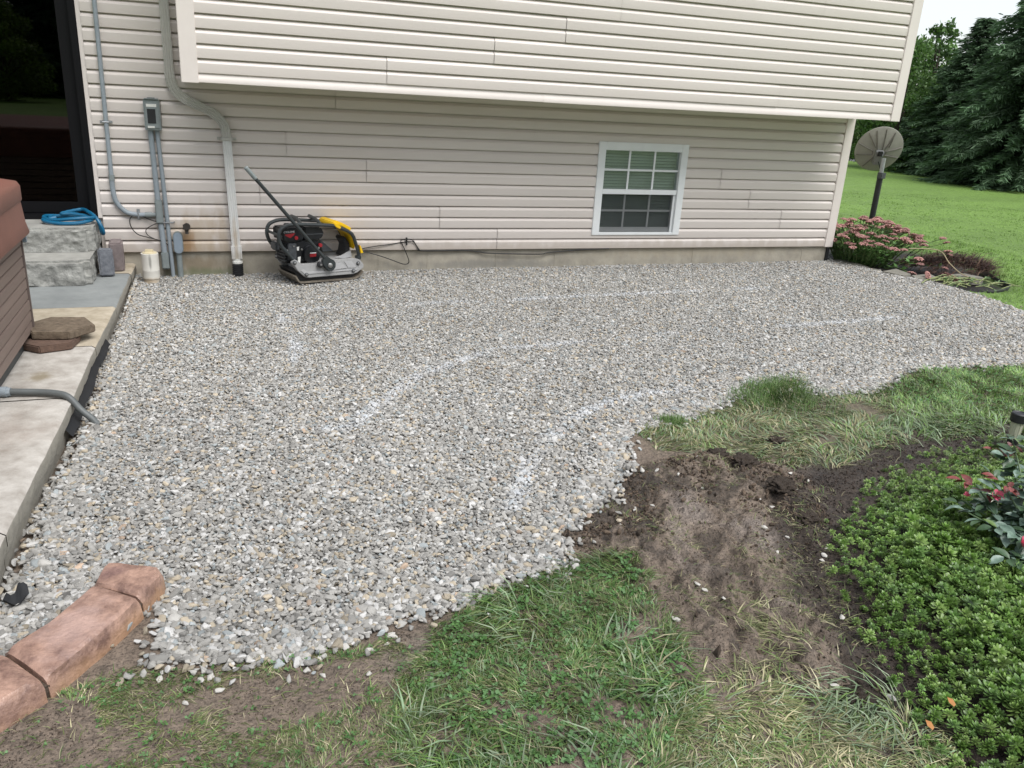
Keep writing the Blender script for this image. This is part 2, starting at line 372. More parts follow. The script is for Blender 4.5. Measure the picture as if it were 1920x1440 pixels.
BED = [(5.2, -4.3), (4.13, -4.461), (3.393, -4.43), (2.75, -4.586), (2.228, -4.758), (1.858, -4.95), (1.553, -5.164), (1.376, -5.369), (1.25, -5.62), (1.159, -5.865), (1.031, -6.08), (0.923, -6.279), (0.806, -6.454), (1.43, -6.9), (4.0, -6.2), (5.4, -5.2)]
MULCH = [(4.8, -4.28), (3.509, -4.333), (2.843, -4.428), (2.256, -4.511), (1.896, -4.622), (1.61, -4.785), (1.374, -5.12), (1.191, -5.469), (1.08, -5.759), (0.989, -5.997), (0.851, -6.258), (0.741, -6.435)]
BED2 = [(5.72, .5), (5.75, -.25), (5.95, -.85), (6.25, -1.35), (6.5, -1.5), (6.92, -1.35), (7.1, -1.1), (7.72, -.05), (7.9, .5), (7.3, 1.1), (6.2, 1.1)]
PAINT = [[(-0.421, -1.428), (-0.426, -1.918), (-0.392, -2.291), (-0.461, -2.501)],
 [(-0.407, -3.617), (-0.259, -3.606), (-0.146, -3.427), (0.012, -3.212), (0.273, -2.888), (0.52, -2.723), (0.88, -2.497), (1.239, -2.469), (1.584, -2.421), (2.029, -2.382), (2.353, -2.362)],
 [(-.35, -1.28), (0.893, -1.219), (1.255, -1.227), (1.695, -1.187), (2.152, -1.163), (2.562, -1.17), (3.009, -1.14), (3.819, -1.122), (4.07, -1.105)],
 [(0.248, -4.616), (0.379, -4.39), (0.507, -4.188), (0.678, -3.965), (0.932, -3.724), (1.197, -3.572), (1.446, -3.488), (1.744, -3.471)],
 [(3.335, -2.33), (3.833, -2.291), (4.051, -2.289), (4.528, -2.256)]]

def gz(x, y):                       # top of the gravel bed
    x = np.asarray(x, float); y = np.asarray(y, float)
    return -.204+.006*np.clip(x, -2, 6)+.012*(fbm(x*1.3, y*1.3, 3, 3)-.5)
def soil(x, y):
    x = np.asarray(x, float); y = np.asarray(y, float)
    sg = sdist(x, y, GRAVEL); sm = sdist(x, y, MUD); sb = sdist(x, y, BED); dm = dline(x, y, MULCH)
    near = (x > -3) & (x < 7) & (y < -2.5)
    z = -.206+.02*(fbm(x*2.2, y*2.2, 21, 3)-.5)+.010*(fbm(x*11, y*11, 5, 4)-.5)
    mud = sstep(.10, -.06, sm)
    # churned soil and clods along the dug gravel side, smooth wheel track further in
    rough = np.clip(sstep(.5, .02, sg)+.75*sstep(.34, .05, dline(x, y, [(1.247, -4.414), (1.421, -4.514), (1.55, -4.70), (1.48, -4.95), (1.25, -4.62), (.95, -4.62), (.7, -4.85)])), 0, 1)*mud
    rid = 1-2*np.abs(fbm(x*9, y*9, 41, 4)-.5)*2
    z = z+rough*(.040*np.clip(rid-.45, -.3, 1)+.03*(fbm(x*26, y*26, 9, 4)-.5)+.014)
    # long smeared ridges of the track
    u = (x-.9)*.42+(y+5.3)*.91; w = (x-.9)*.91-(y+5.3)*.42
    tr = 1-np.abs(2*fbm(w*7, u*1.9+.6*fbm(w*3, u*3, 8, 2), 61, 3)-1)
    z = z+mud*(1-rough)*(.034*np.clip(tr-.55, 0, 1)-.010+.018*(fbm(x*16, y*16, 14, 4)-.5))
    r2 = 1-np.abs(2*fbm(x*21, y*21, 141, 4)-1)
    z = z+rough*.030*np.clip(r2-.55, -.25, 1)
    # thin flakes and smears of mud with sharp broken edges
    fl = fbm(w*9+2*fbm(x*5, y*5, 12, 2), u*4.5, 161, 4)
    z = z+mud*(.5+.5*(1-rough))*(.018*sstep(.50, .525, fl)+.012*sstep(.56, .575, fbm(x*13, y*9, 171, 4))-.014*sstep(.40, .375, fl))
    # rut marks pressed into the mud
    for a in ([(0.525, -5.151), (0.609, -5.282), (0.651, -5.396), (0.655, -5.494), (0.695, -5.654), (0.782, -5.761)], [(.62, -5.05), (.86, -5.42), (.95, -5.75)]):
        d = dline(x+.05*(fbm(x*8, y*8, 71, 2)-.5), y+.05*(fbm(x*8, y*8, 72, 2)-.5), a)
        z = z-.024*sstep(.035, .004, d)+.016*sstep(.05, .0, np.abs(d-.055))
    dk = sstep(.12, .02, dm)
    z = z+dk*(.018*(fbm(x*26, y*26, 33, 4)-.4)-.010)
    z = z+sstep(.05, -.25, sb)*.045
    z = z-.050*sstep(.0, -.06, sdist(x, y, BED2))*sstep(6.2, 6.6, x)
    # lawn away from the house falls gently
    far = sstep(6.5, 26, x)
    z = z-.13*far
    z = np.where((y < -4.2) & (x < .6), z-.004, z)
    z = np.where(sdist(x, y, E_RIGHT) < .2, z+.02*sstep(.2, -.3, sdist(x, y, E_RIGHT)), z)
    ing = sstep(-.02, -.10, sg)
    z = z*(1-ing)+(-.252)*ing
    z = np.where((x < -1.5) & (y > -4.9), -.27, z)     # under the concrete slab
    z = np.where(y > .02, np.where((x > -12) & (x < 5.72), -.30, z), z)
    return z

# ------------------------------------------------------------------ ground sheet to the horizon
def axis(*segs):
    out = [np.array([segs[0][0]])]
    for a, b, st in segs: out.append(np.linspace(a, b, max(2, int(round((b-a)/st))+1))[1:])
    return np.concatenate(out)
gx = axis((-300, -40, 20), (-40, -4, 2), (-4, -2, .2), (-2, .1, .018), (.1, 2.05, .0105), (2.05, 2.6, .02), (2.6, 6.4, .04), (6.4, 12, .3), (12, 60, 2.5), (60, 400, 24))
gy = axis((-300, -40, 20), (-40, -7.2, 2), (-7.2, -6.3, .06), (-6.3, -4.25, .0105), (-4.25, -3.4, .02), (-3.4, -1.2, .06), (-1.2, 2, .1), (2, 12, .5), (12, 60, 3), (60, 500, 40))
XX, YY = np.meshgrid(gx, gy); ZZ = soil(XX, YY)
nx, ny = len(gx), len(gy)
V = np.stack([XX.ravel(), YY.ravel(), ZZ.ravel()], 1)
ii = np.arange(nx*ny).reshape(ny, nx)
F = np.stack([ii[:-1, :-1].ravel(), ii[:-1, 1:].ravel(), ii[1:, 1:].ravel(), ii[1:, :-1].ravel()], 1)
def soilcol(x, y):
    c = np.empty(x.shape+(3,)); mudc = np.array([.205, .160, .123]); drk = np.array([.046, .034, .026]); thatch = np.array([.10, .092, .05])
    moist = fbm(x*5, y*5, 91, 4)[..., None]
    c[:] = mudc
    c = c*(.86+.28*moist)
    sg = sdist(x, y, GRAVEL); sm = sdist(x, y, MUD); dm = dline(x, y, MULCH); sb = sdist(x, y, BED)
    churn = (sstep(.30, .0, sg)*sstep(.06, -.05, sm))[..., None]
    n2 = sstep(.42, .62, fbm(x*12, y*12, 55, 4))[..., None]
    c = c*(1-churn*(.22+.40*n2))
    inm = sstep(.05, -.05, sm)[..., None]
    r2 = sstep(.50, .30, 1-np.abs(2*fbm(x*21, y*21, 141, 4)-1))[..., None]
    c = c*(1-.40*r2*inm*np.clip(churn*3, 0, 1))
    u = (x-.9)*.42+(y+5.3)*.91; w = (x-.9)*.91-(y+5.3)*.42
    smear = sstep(.40, .33, fbm(w*9+2*fbm(x*5, y*5, 12, 2), u*4.5, 161, 4))[..., None]
    c = c*(1-.50*smear*inm)
    deb = sstep(.60, .70, fbm(x*28, y*28, 181, 3))[..., None]
    c = c*(1-.45*deb*inm)
    pale = (sstep(.52, .66, fbm(x*3.1, y*3.1, 77, 3))*sstep(.0, -.2, sm))[..., None]
    c = c*(1-pale)+pale*np.array([.235, .195, .165])
    pz = (sstep(.24, .02, np.hypot(x+.29, (y+5.47)*1.3)))[..., None]*.7
    c = c*(1-pz)+pz*np.array([.22, .20, .165])
    dk = np.clip(sstep(.17, .05, dm+.12*(fbm(x*7, y*7, 66, 3)-.5))+sstep(.26, .12, sb+.12*(fbm(x*7, y*7, 66, 3)-.5))*(sm > .03), 0, 1)[..., None]
    c = c*(1-dk)+dk*drk*(.6+.9*moist)
    g = np.maximum(sstep(.05, -.1, sdist(x, y, E_RIGHT)), 0)[..., None]*.55
    c = c*(1-g)+g*thatch
    lawn = (sstep(5.4, 5.9, x)*sstep(.0, .06, sg))[..., None]
    lawn = np.maximum(lawn, np.maximum(((x < -2.6) | (y > 2)).astype(float), sstep(-6.5, -7.0, y))[..., None])
    lg = np.array([.158, .275, .048])*(.70+.6*fbm(x*.5, y*1.2, 5, 3))[..., None]
    c = c*(1-lawn)+lg*lawn
    b2 = sstep(.05, -.06, sdist(x, y, BED2))[..., None]
    c = c*(1-b2)+b2*np.array([.017, .014, .012])
    return c
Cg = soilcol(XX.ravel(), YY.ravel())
mg, ntg, bsd = newmat('ground_soil')
at = nd(ntg, 'ShaderNodeAttribute'); at.attribute_name = 'col'
tcg = nd(ntg, 'ShaderNodeTexCoord')
ng = nd(ntg, 'ShaderNodeTexNoise'); ng.inputs['Scale'].default_value = 45; ng.inputs['Detail'].default_value = 8; ng.inputs['Roughness'].default_value = .7
ntg.links.new(tcg.outputs['Object'], ng.inputs['Vector'])
mr = nd(ntg, 'ShaderNodeMapRange'); mr.inputs['From Min'].default_value = .3; mr.inputs['From Max'].default_value = .7; mr.inputs['To Min'].default_value = .50; mr.inputs['To Max'].default_value = 1.42
ntg.links.new(ng.outputs[0], mr.inputs[0])
vm = nd(ntg, 'ShaderNodeVectorMath', operation='SCALE'); ntg.links.new(at.outputs['Color'], vm.inputs[0]); ntg.links.new(mr.outputs[0], vm.inputs['Scale'])
nfl = nd(ntg, 'ShaderNodeTexNoise'); nfl.inputs['Scale'].default_value = 130; nfl.inputs['Detail'].default_value = 4; ntg.links.new(tcg.outputs['Object'], nfl.inputs['Vector'])
mf = nd(ntg, 'ShaderNodeMapRange'); mf.inputs['From Min'].default_value = .55; mf.inputs['From Max'].default_value = .62; mf.inputs['To Min'].default_value = 1.0; mf.inputs['To Max'].default_value = .48; ntg.links.new(nfl.outputs[0], mf.inputs[0])
nck = nd(ntg, 'ShaderNodeTexNoise'); nck.inputs['Scale'].default_value = 17; nck.inputs['Detail'].default_value = 9; nck.inputs['Roughness'].default_value = .72; nck.inputs['Distortion'].default_value = 1.2; ntg.links.new(tcg.outputs['Object'], nck.inputs['Vector'])
mc = nd(ntg, 'ShaderNodeMapRange'); mc.inputs['From Min'].default_value = .41; mc.inputs['From Max'].default_value = .45; mc.inputs['To Min'].default_value = .58; mc.inputs['To Max'].default_value = 1.0; ntg.links.new(nck.outputs[0], mc.inputs[0])
mfc = nd(ntg, 'ShaderNodeMath', operation='MULTIPLY'); ntg.links.new(mf.outputs[0], mfc.inputs[0]); ntg.links.new(mc.outputs[0], mfc.inputs[1])
vm2 = nd(ntg, 'ShaderNodeVectorMath', operation='SCALE'); ntg.links.new(vm.outputs[0], vm2.inputs[0]); ntg.links.new(mfc.outputs[0], vm2.inputs['Scale'])
ntg.links.new(vm2.outputs[0], bsd.inputs['Base Color'])
n5 = nd(ntg, 'ShaderNodeTexNoise'); n5.inputs['Scale'].default_value = 6; n5.inputs['Detail'].default_value = 4
ntg.links.new(tcg.outputs['Object'], n5.inputs['Vector'])
mr2 = nd(ntg, 'ShaderNodeMapRange'); mr2.inputs['From Min'].default_value = .35; mr2.inputs['From Max'].default_value = .65; mr2.inputs['To Min'].default_value = .5; mr2.inputs['To Max'].default_value = .85
ntg.links.new(n5.outputs[0], mr2.inputs[0]); ntg.links.new(mr2.outputs[0], bsd.inputs['Roughness'])
bpn = nd(ntg, 'ShaderNodeBump'); bpn.inputs['Distance'].default_value = .020; bpn.inputs['Strength'].default_value = .9
ntg.links.new(ng.outputs[0], bpn.inputs['Height']); ntg.links.new(bpn.outputs[0], bsd.inputs['Normal'])
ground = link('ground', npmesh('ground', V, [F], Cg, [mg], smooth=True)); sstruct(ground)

# gravel base sheet just under the stones
bm_ = MB()
gxs = np.arange(-1.9, 6.3, .12); gys = np.arange(-5.5, .1, .12)
gb = MB(); idx = {}
P2 = [(a, b) for b in gys for a in gxs]
sdv = sdist(np.array([p[0] for p in P2]), np.array([p[1] for p in P2]), GRAVEL)
gzv = gz(np.array([p[0] for p in P2]), np.array([p[1] for p in P2]))-.015
keep = {}
vv = []; ff = []
nxs = len(gxs)
for k, (p, s_, z_) in enumerate(zip(P2, sdv, gzv)):
    vv.append((p[0], p[1], z_ if s_ < -.09 else -.30))
for j in range(len(gys)-1):
    for i in range(nxs-1):
        q = (j*nxs+i, j*nxs+i+1, (j+1)*nxs+i+1, (j+1)*nxs+i)
        if min(sdv[t] for t in q) < -.03: ff.append(q)
gb.add(vv, ff)
sstruct(gb.build('gravel_base', mat('gravel_fines', (.27, .25, .215), .95, .4, 90, .006, 160)))

# far road
rd = MB(); rd.box(10, 60, 17.2, 19.4, -.5, -.318)
sstruct(rd.build('road', M['road']))

# ------------------------------------------------------------------ instanced stuff (stones, crumbs, ground cover) on explicit points
def scatter(name, P, rot, scl, idx, col, meshes):
    me = bpy.data.meshes.new(name); n = len(P)
    me.vertices.add(n); me.vertices.foreach_set('co', np.asarray(P, np.float32).ravel())
    def at(nm, ty, key, arr):
        a = me.attributes.new(nm, ty, 'POINT'); a.data.foreach_set(key, np.asarray(arr).ravel())
    at('rot', 'FLOAT_VECTOR', 'vector', np.asarray(rot, np.float32)); at('scl', 'FLOAT_VECTOR', 'vector', np.asarray(scl, np.float32))
    at('idx', 'INT', 'value', np.asarray(idx, np.int32))
    c4 = np.ones((n, 4), np.float32); c4[:, :3] = col
    at('col', 'FLOAT_COLOR', 'color', c4)
    o = link(name, me)
    g = bpy.data.node_groups.new(name+'_scatter', 'GeometryNodeTree')
    g.interface.new_socket('Geometry', in_out='INPUT', socket_type='NodeSocketGeometry')
    g.interface.new_socket('Geometry', in_out='OUTPUT', socket_type='NodeSocketGeometry')
    gi = g.nodes.new('NodeGroupInput'); go = g.nodes.new('NodeGroupOutput'); ip = g.nodes.new('GeometryNodeInstanceOnPoints')
    jn = g.nodes.new('GeometryNodeJoinGeometry')
    for k, sm in enumerate(meshes):
        so = bpy.data.objects.new(name+'_source', sm)
        oi = g.nodes.new('GeometryNodeObjectInfo'); oi.inputs['Object'].default_value = so; oi.inputs['As Instance'].default_value = False
        ti = g.nodes.new('GeometryNodeGeometryToInstance')
        g.links.new(oi.outputs['Geometry'], ti.inputs[0]); g.links.new(ti.outputs[0], jn.inputs[0])
    def na(nm, ty):
        q = g.nodes.new('GeometryNodeInputNamedAttribute'); q.data_type = ty; q.inputs['Name'].default_value = nm; return q.outputs['Attribute']
    er = g.nodes.new('FunctionNodeEulerToRotation')
    g.links.new(na('rot', 'FLOAT_VECTOR'), er.inputs[0]); g.links.new(er.outputs[0], ip.inputs['Rotation'])
    g.links.new(na('scl', 'FLOAT_VECTOR'), ip.inputs['Scale']); g.links.new(na('idx', 'INT'), ip.inputs['Instance Index'])
    ip.inputs['Pick Instance'].default_value = True
    g.links.new(gi.outputs[0], ip.inputs['Points']); g.links.new(jn.outputs[0], ip.inputs['Instance']); g.links.new(ip.outputs[0], go.inputs[0])
    md = o.modifiers.new('scatter', 'NODES'); md.node_group = g
    return o
def stone_mesh(name, seed, m, flat=.62):
    rg = random.Random(seed); bm = bmesh.new()
    for i in range(17):
        v = Vector((rg.gauss(0, 1), rg.gauss(0, 1), rg.gauss(0, 1))).normalized()
        v = v*rg.uniform(.82, 1.08); bm.verts.new((v.x*.5, v.y*.5*rg.uniform(.72, .85), v.z*.5*flat))
    r = bmesh.ops.convex_hull(bm, input=bm.verts)
    bmesh.ops.delete(bm, geom=[g for g in r['geom_unused'] if isinstance(g, bmesh.types.BMVert)], context='VERTS')
    bmesh.ops.bevel(bm, geom=list(bm.edges), offset=.045, segments=1, affect='EDGES', clamp_overlap=True)
    me = bpy.data.meshes.new(name); bm.to_mesh(me); bm.free()
    me.shade_smooth(); me.set_sharp_from_angle(angle=R(42)); me.materials.append(m)
    return me
STONES = [stone_mesh('crushed_stone', 100+k, M['stone'], random.uniform(.5, .75)) for k in range(12)]

def hexpts(x0, x1, y0, y1, s, jit, rg):
    ys = np.arange(y0, y1, s*.866); out = []
    for k, yy in enumerate(ys):
        xs = np.arange(x0+(k % 2)*s/2, x1, s); out.append(np.stack([xs, np.full(len(xs), yy)], 1))
    p = np.concatenate(out); return p+rg.uniform(-jit, jit, p.shape)*s
def gravel_cols(p, n):
    base = RNG.normal(.36, .070, n); c = np.stack([base*1.03, base, base*.93], 1)
    k = RNG.random(n)
    s1 = k < .12; c[s1] = np.stack([RNG.uniform(.48, .64, s1.sum())]*3, 1)*np.array([1.0, .985, .95])
    s2 = (k > .17) & (k < .27); c[s2] *= np.array([1.12, 1.0, .82])
    s3 = (k > .29) & (k < .37); c[s3] *= np.array([.88, .98, 1.06])
    s4 = (k > .37) & (k < .49); c[s4] *= .72
    s5 = (k > .52) & (k < .528); c[s5] = c[s5]*np.array([1.15, .90, .72])
    # the strip along the house holds dark stone dust, the far end is clean pale stone
    dust = sstep(.0, -1.0, -p[:, 1]-1.5+.5*(fbm(p[:, 0], p[:, 1], 4, 3)-.5))*.0
    c *= (.93+.14*fbm(p[:, 0]*.9, p[:, 1]*.9, 12, 3))[:, None]
    wear = sstep(.45, .62, fbm(p[:, 0]*2.2, p[:, 1]*2.2, 19, 3))
    pr = np.zeros(n)
    for L in PAINT: pr = np.maximum(pr, sstep(.070, .015, dline(p[:, 0]+.03*(fbm(p[:, 0]*6, p[:, 1]*6, 15, 2)-.5), p[:, 1], L)))
    pr *= sstep(.22, .50, fbm(p[:, 0]*2.3, p[:, 1]*2.3, 29, 3))*RNG.random(n)*.66
    c = c*(1-pr[:, None]*.85)+pr[:, None]*.85*np.array([.70, .74, .79])
    return np.clip(c, .03, .85)
pts = []; zs = []; sz = []
for layer, (s, dz) in enumerate(((.0146, 0.0), (.0168, -.007))):
    p = hexpts(-1.8, 6.25, -5.5, .06, s, .42, RNG)
    sd_ = sdist(p[:, 0], p[:, 1], GRAVEL)+.05*(fbm(p[:, 0]*9, p[:, 1]*9, 2, 3)-.5)+.022*(p[:, 1] < -4.3)
    k = (sd_ < -.012) | ((sd_ < .035) & (RNG.random(len(p)) < .30)) | ((sd_ < .12) & (RNG.random(len(p)) < .012))
    p = p[k]; sd_ = sd_[k]
    size = np.clip(RNG.lognormal(math.log(.0194), .28, len(p)), .011, .046)
    size *= np.where(sd_ > -.16, 1.22, 1.0)*(1.12-.22*sstep(-4.6, -.6, p[:, 1]))
    zt = gz(p[:, 0], p[:, 1])+dz+RNG.normal(0, .0035, len(p))-.002
    sl = soil(p[:, 0], p[:, 1])
    zt = np.where(sd_ > -.03, np.maximum(sl+.010, np.minimum(zt, sl+.022)), zt)
    pts.append(p); zs.append(zt); sz.append(size)
p = np.concatenate(pts); z_ = np.concatenate(zs); size = np.concatenate(sz); n = len(p)
rot = np.stack([RNG.normal(0, .32, n), RNG.normal(0, .32, n), RNG.uniform(0, 6.28, n)], 1)
scl = np.stack([size*RNG.uniform(.95, 1.35, n), size*RNG.uniform(.85, 1.1, n), size*RNG.uniform(.8, 1.15, n)], 1)
gravel = scatter('gravel', np.column_stack([p, z_]), rot, scl, RNG.integers(0, 12, n), gravel_cols(p, n), STONES)
sstuff(gravel, 'levelled bed of grey crushed limestone with faint white spray paint lines', 'gravel')
print('stones', n)

# ------------------------------------------------------------------ HOUSE
house = thing('house', (0, 0, 0), 'beige vinyl sided bi-level house whose upper storey overhangs the gravel', 'house')
C = .1016
PROF = [(0.0, .0085), (.0002, -.0190), (.003, -.0196), (.066, -.0215), (.070, -.0200), (.0885, -.0045), (.0902, -.0040), (.0908, .009), (.1016, .009)]   # (z, y) of one course
def course(mb, x0, x1, zb, yo, lo=-9, hi=9):
    pr = [(zb+z, y) for z, y in PROF]; out = []
    for (a, b) in zip(pr[:-1], pr[1:]):
        za, zb2 = a[0], b[0]
        if zb2 < lo or za > hi: continue
        def at(t):
            if zb2 == za: return a
            f = (t-za)/(zb2-za); return (t, a[1]+(b[1]-a[1])*f)
        q0 = at(lo) if za < lo else a; q1 = at(hi) if zb2 > hi else b
        if not out: out.append(q0)
        out.append(q1)
    if len(out) < 2: return
    v = []; nseg = max(1, int((x1-x0)/.5))
    for i in range(nseg+1):
        x = x0+(x1-x0)*i/nseg
        wv = .0006*math.sin(x*3.1+zb*17)+.0004*math.sin(x*7.7+zb*5)      # vinyl is never quite flat
        v += [(x, yo+y+wv, z) for z, y in out]
    k = len(out)
    f = [(i*k+j, (i+1)*k+j, (i+1)*k+j+1, i*k+j+1) for i in range(nseg) for j in range(k-1)]
    mb.add(v, f)
def panel_row(zrow, x0, x1, seams, yo, ncourse=2, holes=(), zmax=9):
    xs = [x0]+[s for s in seams if x0 < s < x1]+[x1]
    for i in range(len(xs)-1):
        a, b = xs[i], xs[i+1]
        if i > 0: a += .0035
        mb = MB(); y2 = yo-(.0034 if i % 2 else 0)
        for c in range(ncourse):
            zb = zrow+c*C; segs = [(a, b, -9, zmax)]
            for (hx0, hx1, hz0, hz1) in holes:
                if zb+C > hz0 and zb < hz1:
                    ns = []
                    for (p0, p1, lo, hi) in segs:
                        if p1 <= hx0 or p0 >= hx1: ns.append((p0, p1, lo, hi)); continue
                        if p0 < hx0: ns.append((p0, hx0, lo, hi))
                        if p1 > hx1: ns.append((hx1, p1, lo, hi))
                        m0, m1 = max(p0, hx0), min(p1, hx1)
                        if zb < hz0: ns.append((m0, m1, lo, hz0))
                        if zb+C > hz1: ns.append((m0, m1, hz1, hi))
                    segs = ns
            for sgm in segs: course(mb, sgm[0], sgm[1], zb, y2, sgm[2], sgm[3])
        if mb.v: mb.build('siding_panel', M['siding'], house, smooth=16)
WIN = (2.725, 3.635, .155, .985)
XL, XR = -1.705, 5.575
seams = {0: [1.695, 5.376], 1: [1.122, 4.92], 2: [-.47, 3.2, 4.484], 3: [.444, 4.1], 4: [-.236, 3.4], 5: [-1.2, 2.019], 6: [.182, 3.919]}
for r in range(6):
    if r in (1, 2, 3):
        panel_row(r*2*C, XL, WIN[0], seams[r], 0, 2); panel_row(r*2*C, WIN[1], XR, seams[r], 0, 2)
    else: panel_row(r*2*C, XL, XR, seams[r], 0, 2, [WIN])
panel_row(12*C, XL, -1.02, [], 0, 2); panel_row(12*C, -1.02, XR, seams[6], -.0008, 2, zmax=1.374)
for r in range(7, 20):
    panel_row(r*2*C, XL, -1.02, [], 0, 2)
# a short filler for the row that runs behind the overhang on its free side
YU = -.6147
useams = {0: [.5, 4.2], 1: [1.382, 5.127], 2: [2.0], 3: [-.2, 2.489], 4: [1.1, 4.549], 5: [3.1]}
ZU0 = 1.4405
for r in range(12):
    panel_row(ZU0+r*2*C, -.905, 5.565, useams.get(r, [(r*1.37) % 4+.5]), YU, 2, zmax=3.80)
# starter strip under the upper siding
for x0, x1, dz in ((-.905, 1.86, .0), (1.84, 5.565, -.004)):
    mb = MB(); n = 24; v = []
    for i in range(n+1):
        x = x0+(x1-x0)*i/n; s = .006*math.sin((x+.9)/6.5*math.pi)
        for (z, y) in ((1.376, -.004), (1.374, -.020), (1.392, -.022), (1.412, -.014), (1.441, -.0035)): v.append((x, YU+y-(.002 if dz else 0), z-s*(1.441-z)/.065+dz*.5))
    mb.add(v, [(i*5+j, (i+1)*5+j, (i+1)*5+j+1, i*5+j+1) for i in range(n) for j in range(4)])
    mb.build('starter_strip', M['trim'], house)
# corner posts
def post(x0, x1, y, z0, z1, side):
    mb = MB(); mb.box(x0, x1, y-.030, y+.09, z0, z1); mb.build('corner_post', M['trim'], house, bevel=.004)
post(-1.015, -.895, YU, 1.366, 3.8, -1); post(5.56, 5.675, YU, 1.366, 3.8, 1); post(5.565, 5.675, 0, -.008, 1.37, 1)
mb = MB(); mb.box(-1.008, -.92, YU+.092, -.02, 1.372, 3.8); mb.build('overhang_end', M['siding'], house)
mb = MB(); mb.box(-.90, 5.56, YU+.004, -.024, 1.378, 1.40); mb.build('soffit', M['trim'], house)
mb = MB(); mb.box(-.9, 5.55, YU+.034, .3, 1.405, 3.8); mb.box(5.55, 5.66, YU+.10, 9, 1.40, 3.8); mb.build('upper_wall', M['siding'], house)
# lower wall core with openings for window and door
mb = MB()
for q in ((-1.735, 2.70, 0, 1.40), (3.66, 5.56, 0, 1.40), (2.70, 3.66, 0, .14), (2.70, 3.66, 1.0, 1.40)):
    mb.box(q[0], q[1], .014, .14, q[2]-.0, q[3])
mb.box(-1.735, -1.02, .014, .14, 1.401, 3.8); mb.box(5.56, 5.66, .11, 9, 0, 1.40)
mb.box(-9, -1.736, .0, .14, 2.42, 3.8); mb.box(-9, -3.62, .0, .14, 0, 2.42); mb.box(-9, 5.66, 8.9, 9, 0, 3.8)
mb.build('wall_core', M['siding'], house)
mb = MB(); mb.box(-9, 5.655, .012, .25, -.6, .004)
for px in (.555, 1.02, 1.70, 2.32, 3.9, 5.30): mb.box(px, px+.012, .0085, .02, -.3, .003)
mb.build('foundation', M['concrete'], house, smooth=0)
mb = MB(); mb.box(-9.3, 6.0, -1.0, 9.3, 3.8, 3.9); mb.prism([(-1.0, 3.9), (9.3, 3.9), (4.1, 6.2)], -9.3, 6.0, 'x'); mb.build('roof', M['roof'], house)
mb = MB(); mb.box(5.625, 5.66, -.006, .03, -.26, -.01); mb.build('corner_flashing', M['black'], house)

# window
win = bpy.data.objects.new('window', None); COL.objects.link(win); win.parent = house
def barx(mb, x0, x1, z0, z1, y0, y1): mb.box(x0, x1, y0, y1, z0, z1)
for nm, q in (('window_frame', (2.685, 2.762, .134, 1.033)), ('window_frame', (3.600, 3.675, .134, 1.033)), ('window_frame', (2.762, 3.600, .957, 1.033)), ('window_sill', (2.762, 3.600, .134, .160))):
    mb = MB(); barx(mb, *q, -.036, .06); mb.build(nm, M['white'], win, bevel=.003)
mb = MB(); barx(mb, 2.764, 3.598, .537, .584, -.026, .03); mb.build('meeting_rail', M['white'], win, bevel=.003)
mb = MB(); barx(mb, 2.765, 3.597, .165, .205, .012, .045); mb.build('sash_rail', M['white'], win, bevel=.002)
mb = MB(); barx(mb, 3.572, 3.599, .162, .536, -.012, .03); mb.build('sash_stile', M['white'], win, bevel=.002)
for (z0, z1, yy) in ((.586, .955, .012), (.207, .536, .034)):
    for k in (1, 2):
        xc = 2.762+.838*k/3; mb = MB(); barx(mb, xc-.0095, xc+.0095, z0, z1, yy-.014, yy-.008); mb.build('muntin', M['white'], win)
    zc = (z0+z1)/2; mb = MB(); barx(mb, 2.764, 3.598, zc-.0095, zc+.0095, yy-.015, yy-.007); mb.build('muntin', M['white'], win)
    mb = MB(); mb.box(2.764, 3.598, yy-.006, yy-.003, z0, z1); mb.build('pane', M['glass'], win)
mb = MB(); mb.add([(2.764, -.004, .162), (3.571, -.004, .162), (3.571, -.004, .536), (2.764, -.004, .536)], [(0, 1, 2, 3)]); mb.build('insect_screen', M['screen'], win)
mb = MB()
mb.add([(2.70, .139, .135), (3.66, .139, .135), (3.66, .139, 1.01), (2.70, .139, 1.01), (2.70, .8, .135), (3.66, .8, .135), (3.66, .8, 1.01), (2.70, .8, 1.01)],
       [(4, 5, 6, 7), (0, 4, 7, 3), (1, 2, 6, 5), (0, 1, 5, 4), (3, 7, 6, 2)])
mb.build('room_wall', M['interior'], win)
blind = thing('venetian_blind', (3.18, .066, 1.0), 'closed white venetian blind behind the basement window glass', 'blind')
mb = MB()
for k in range(27):
    z = -.07-k*.0285
    mb.add([(-.44, -.010, z-.013), (.44, -.010, z-.013), (.44, .006, z+.012), (-.44, .006, z+.012)], [(0, 1, 2, 3)])
o = mb.build('slats', M['blind'], blind); o['kind'] = 'stuff'; o.name = 'slat'
mb = MB(); mb.box(-.445, .445, -.02, .02, -.055, -.015); mb.build('head_rail', M['white'], blind)
mb = MB(); mb.box(-.44, .44, -.012, .012, -.86, -.84); mb.build('bottom_rail', M['white'], blind)

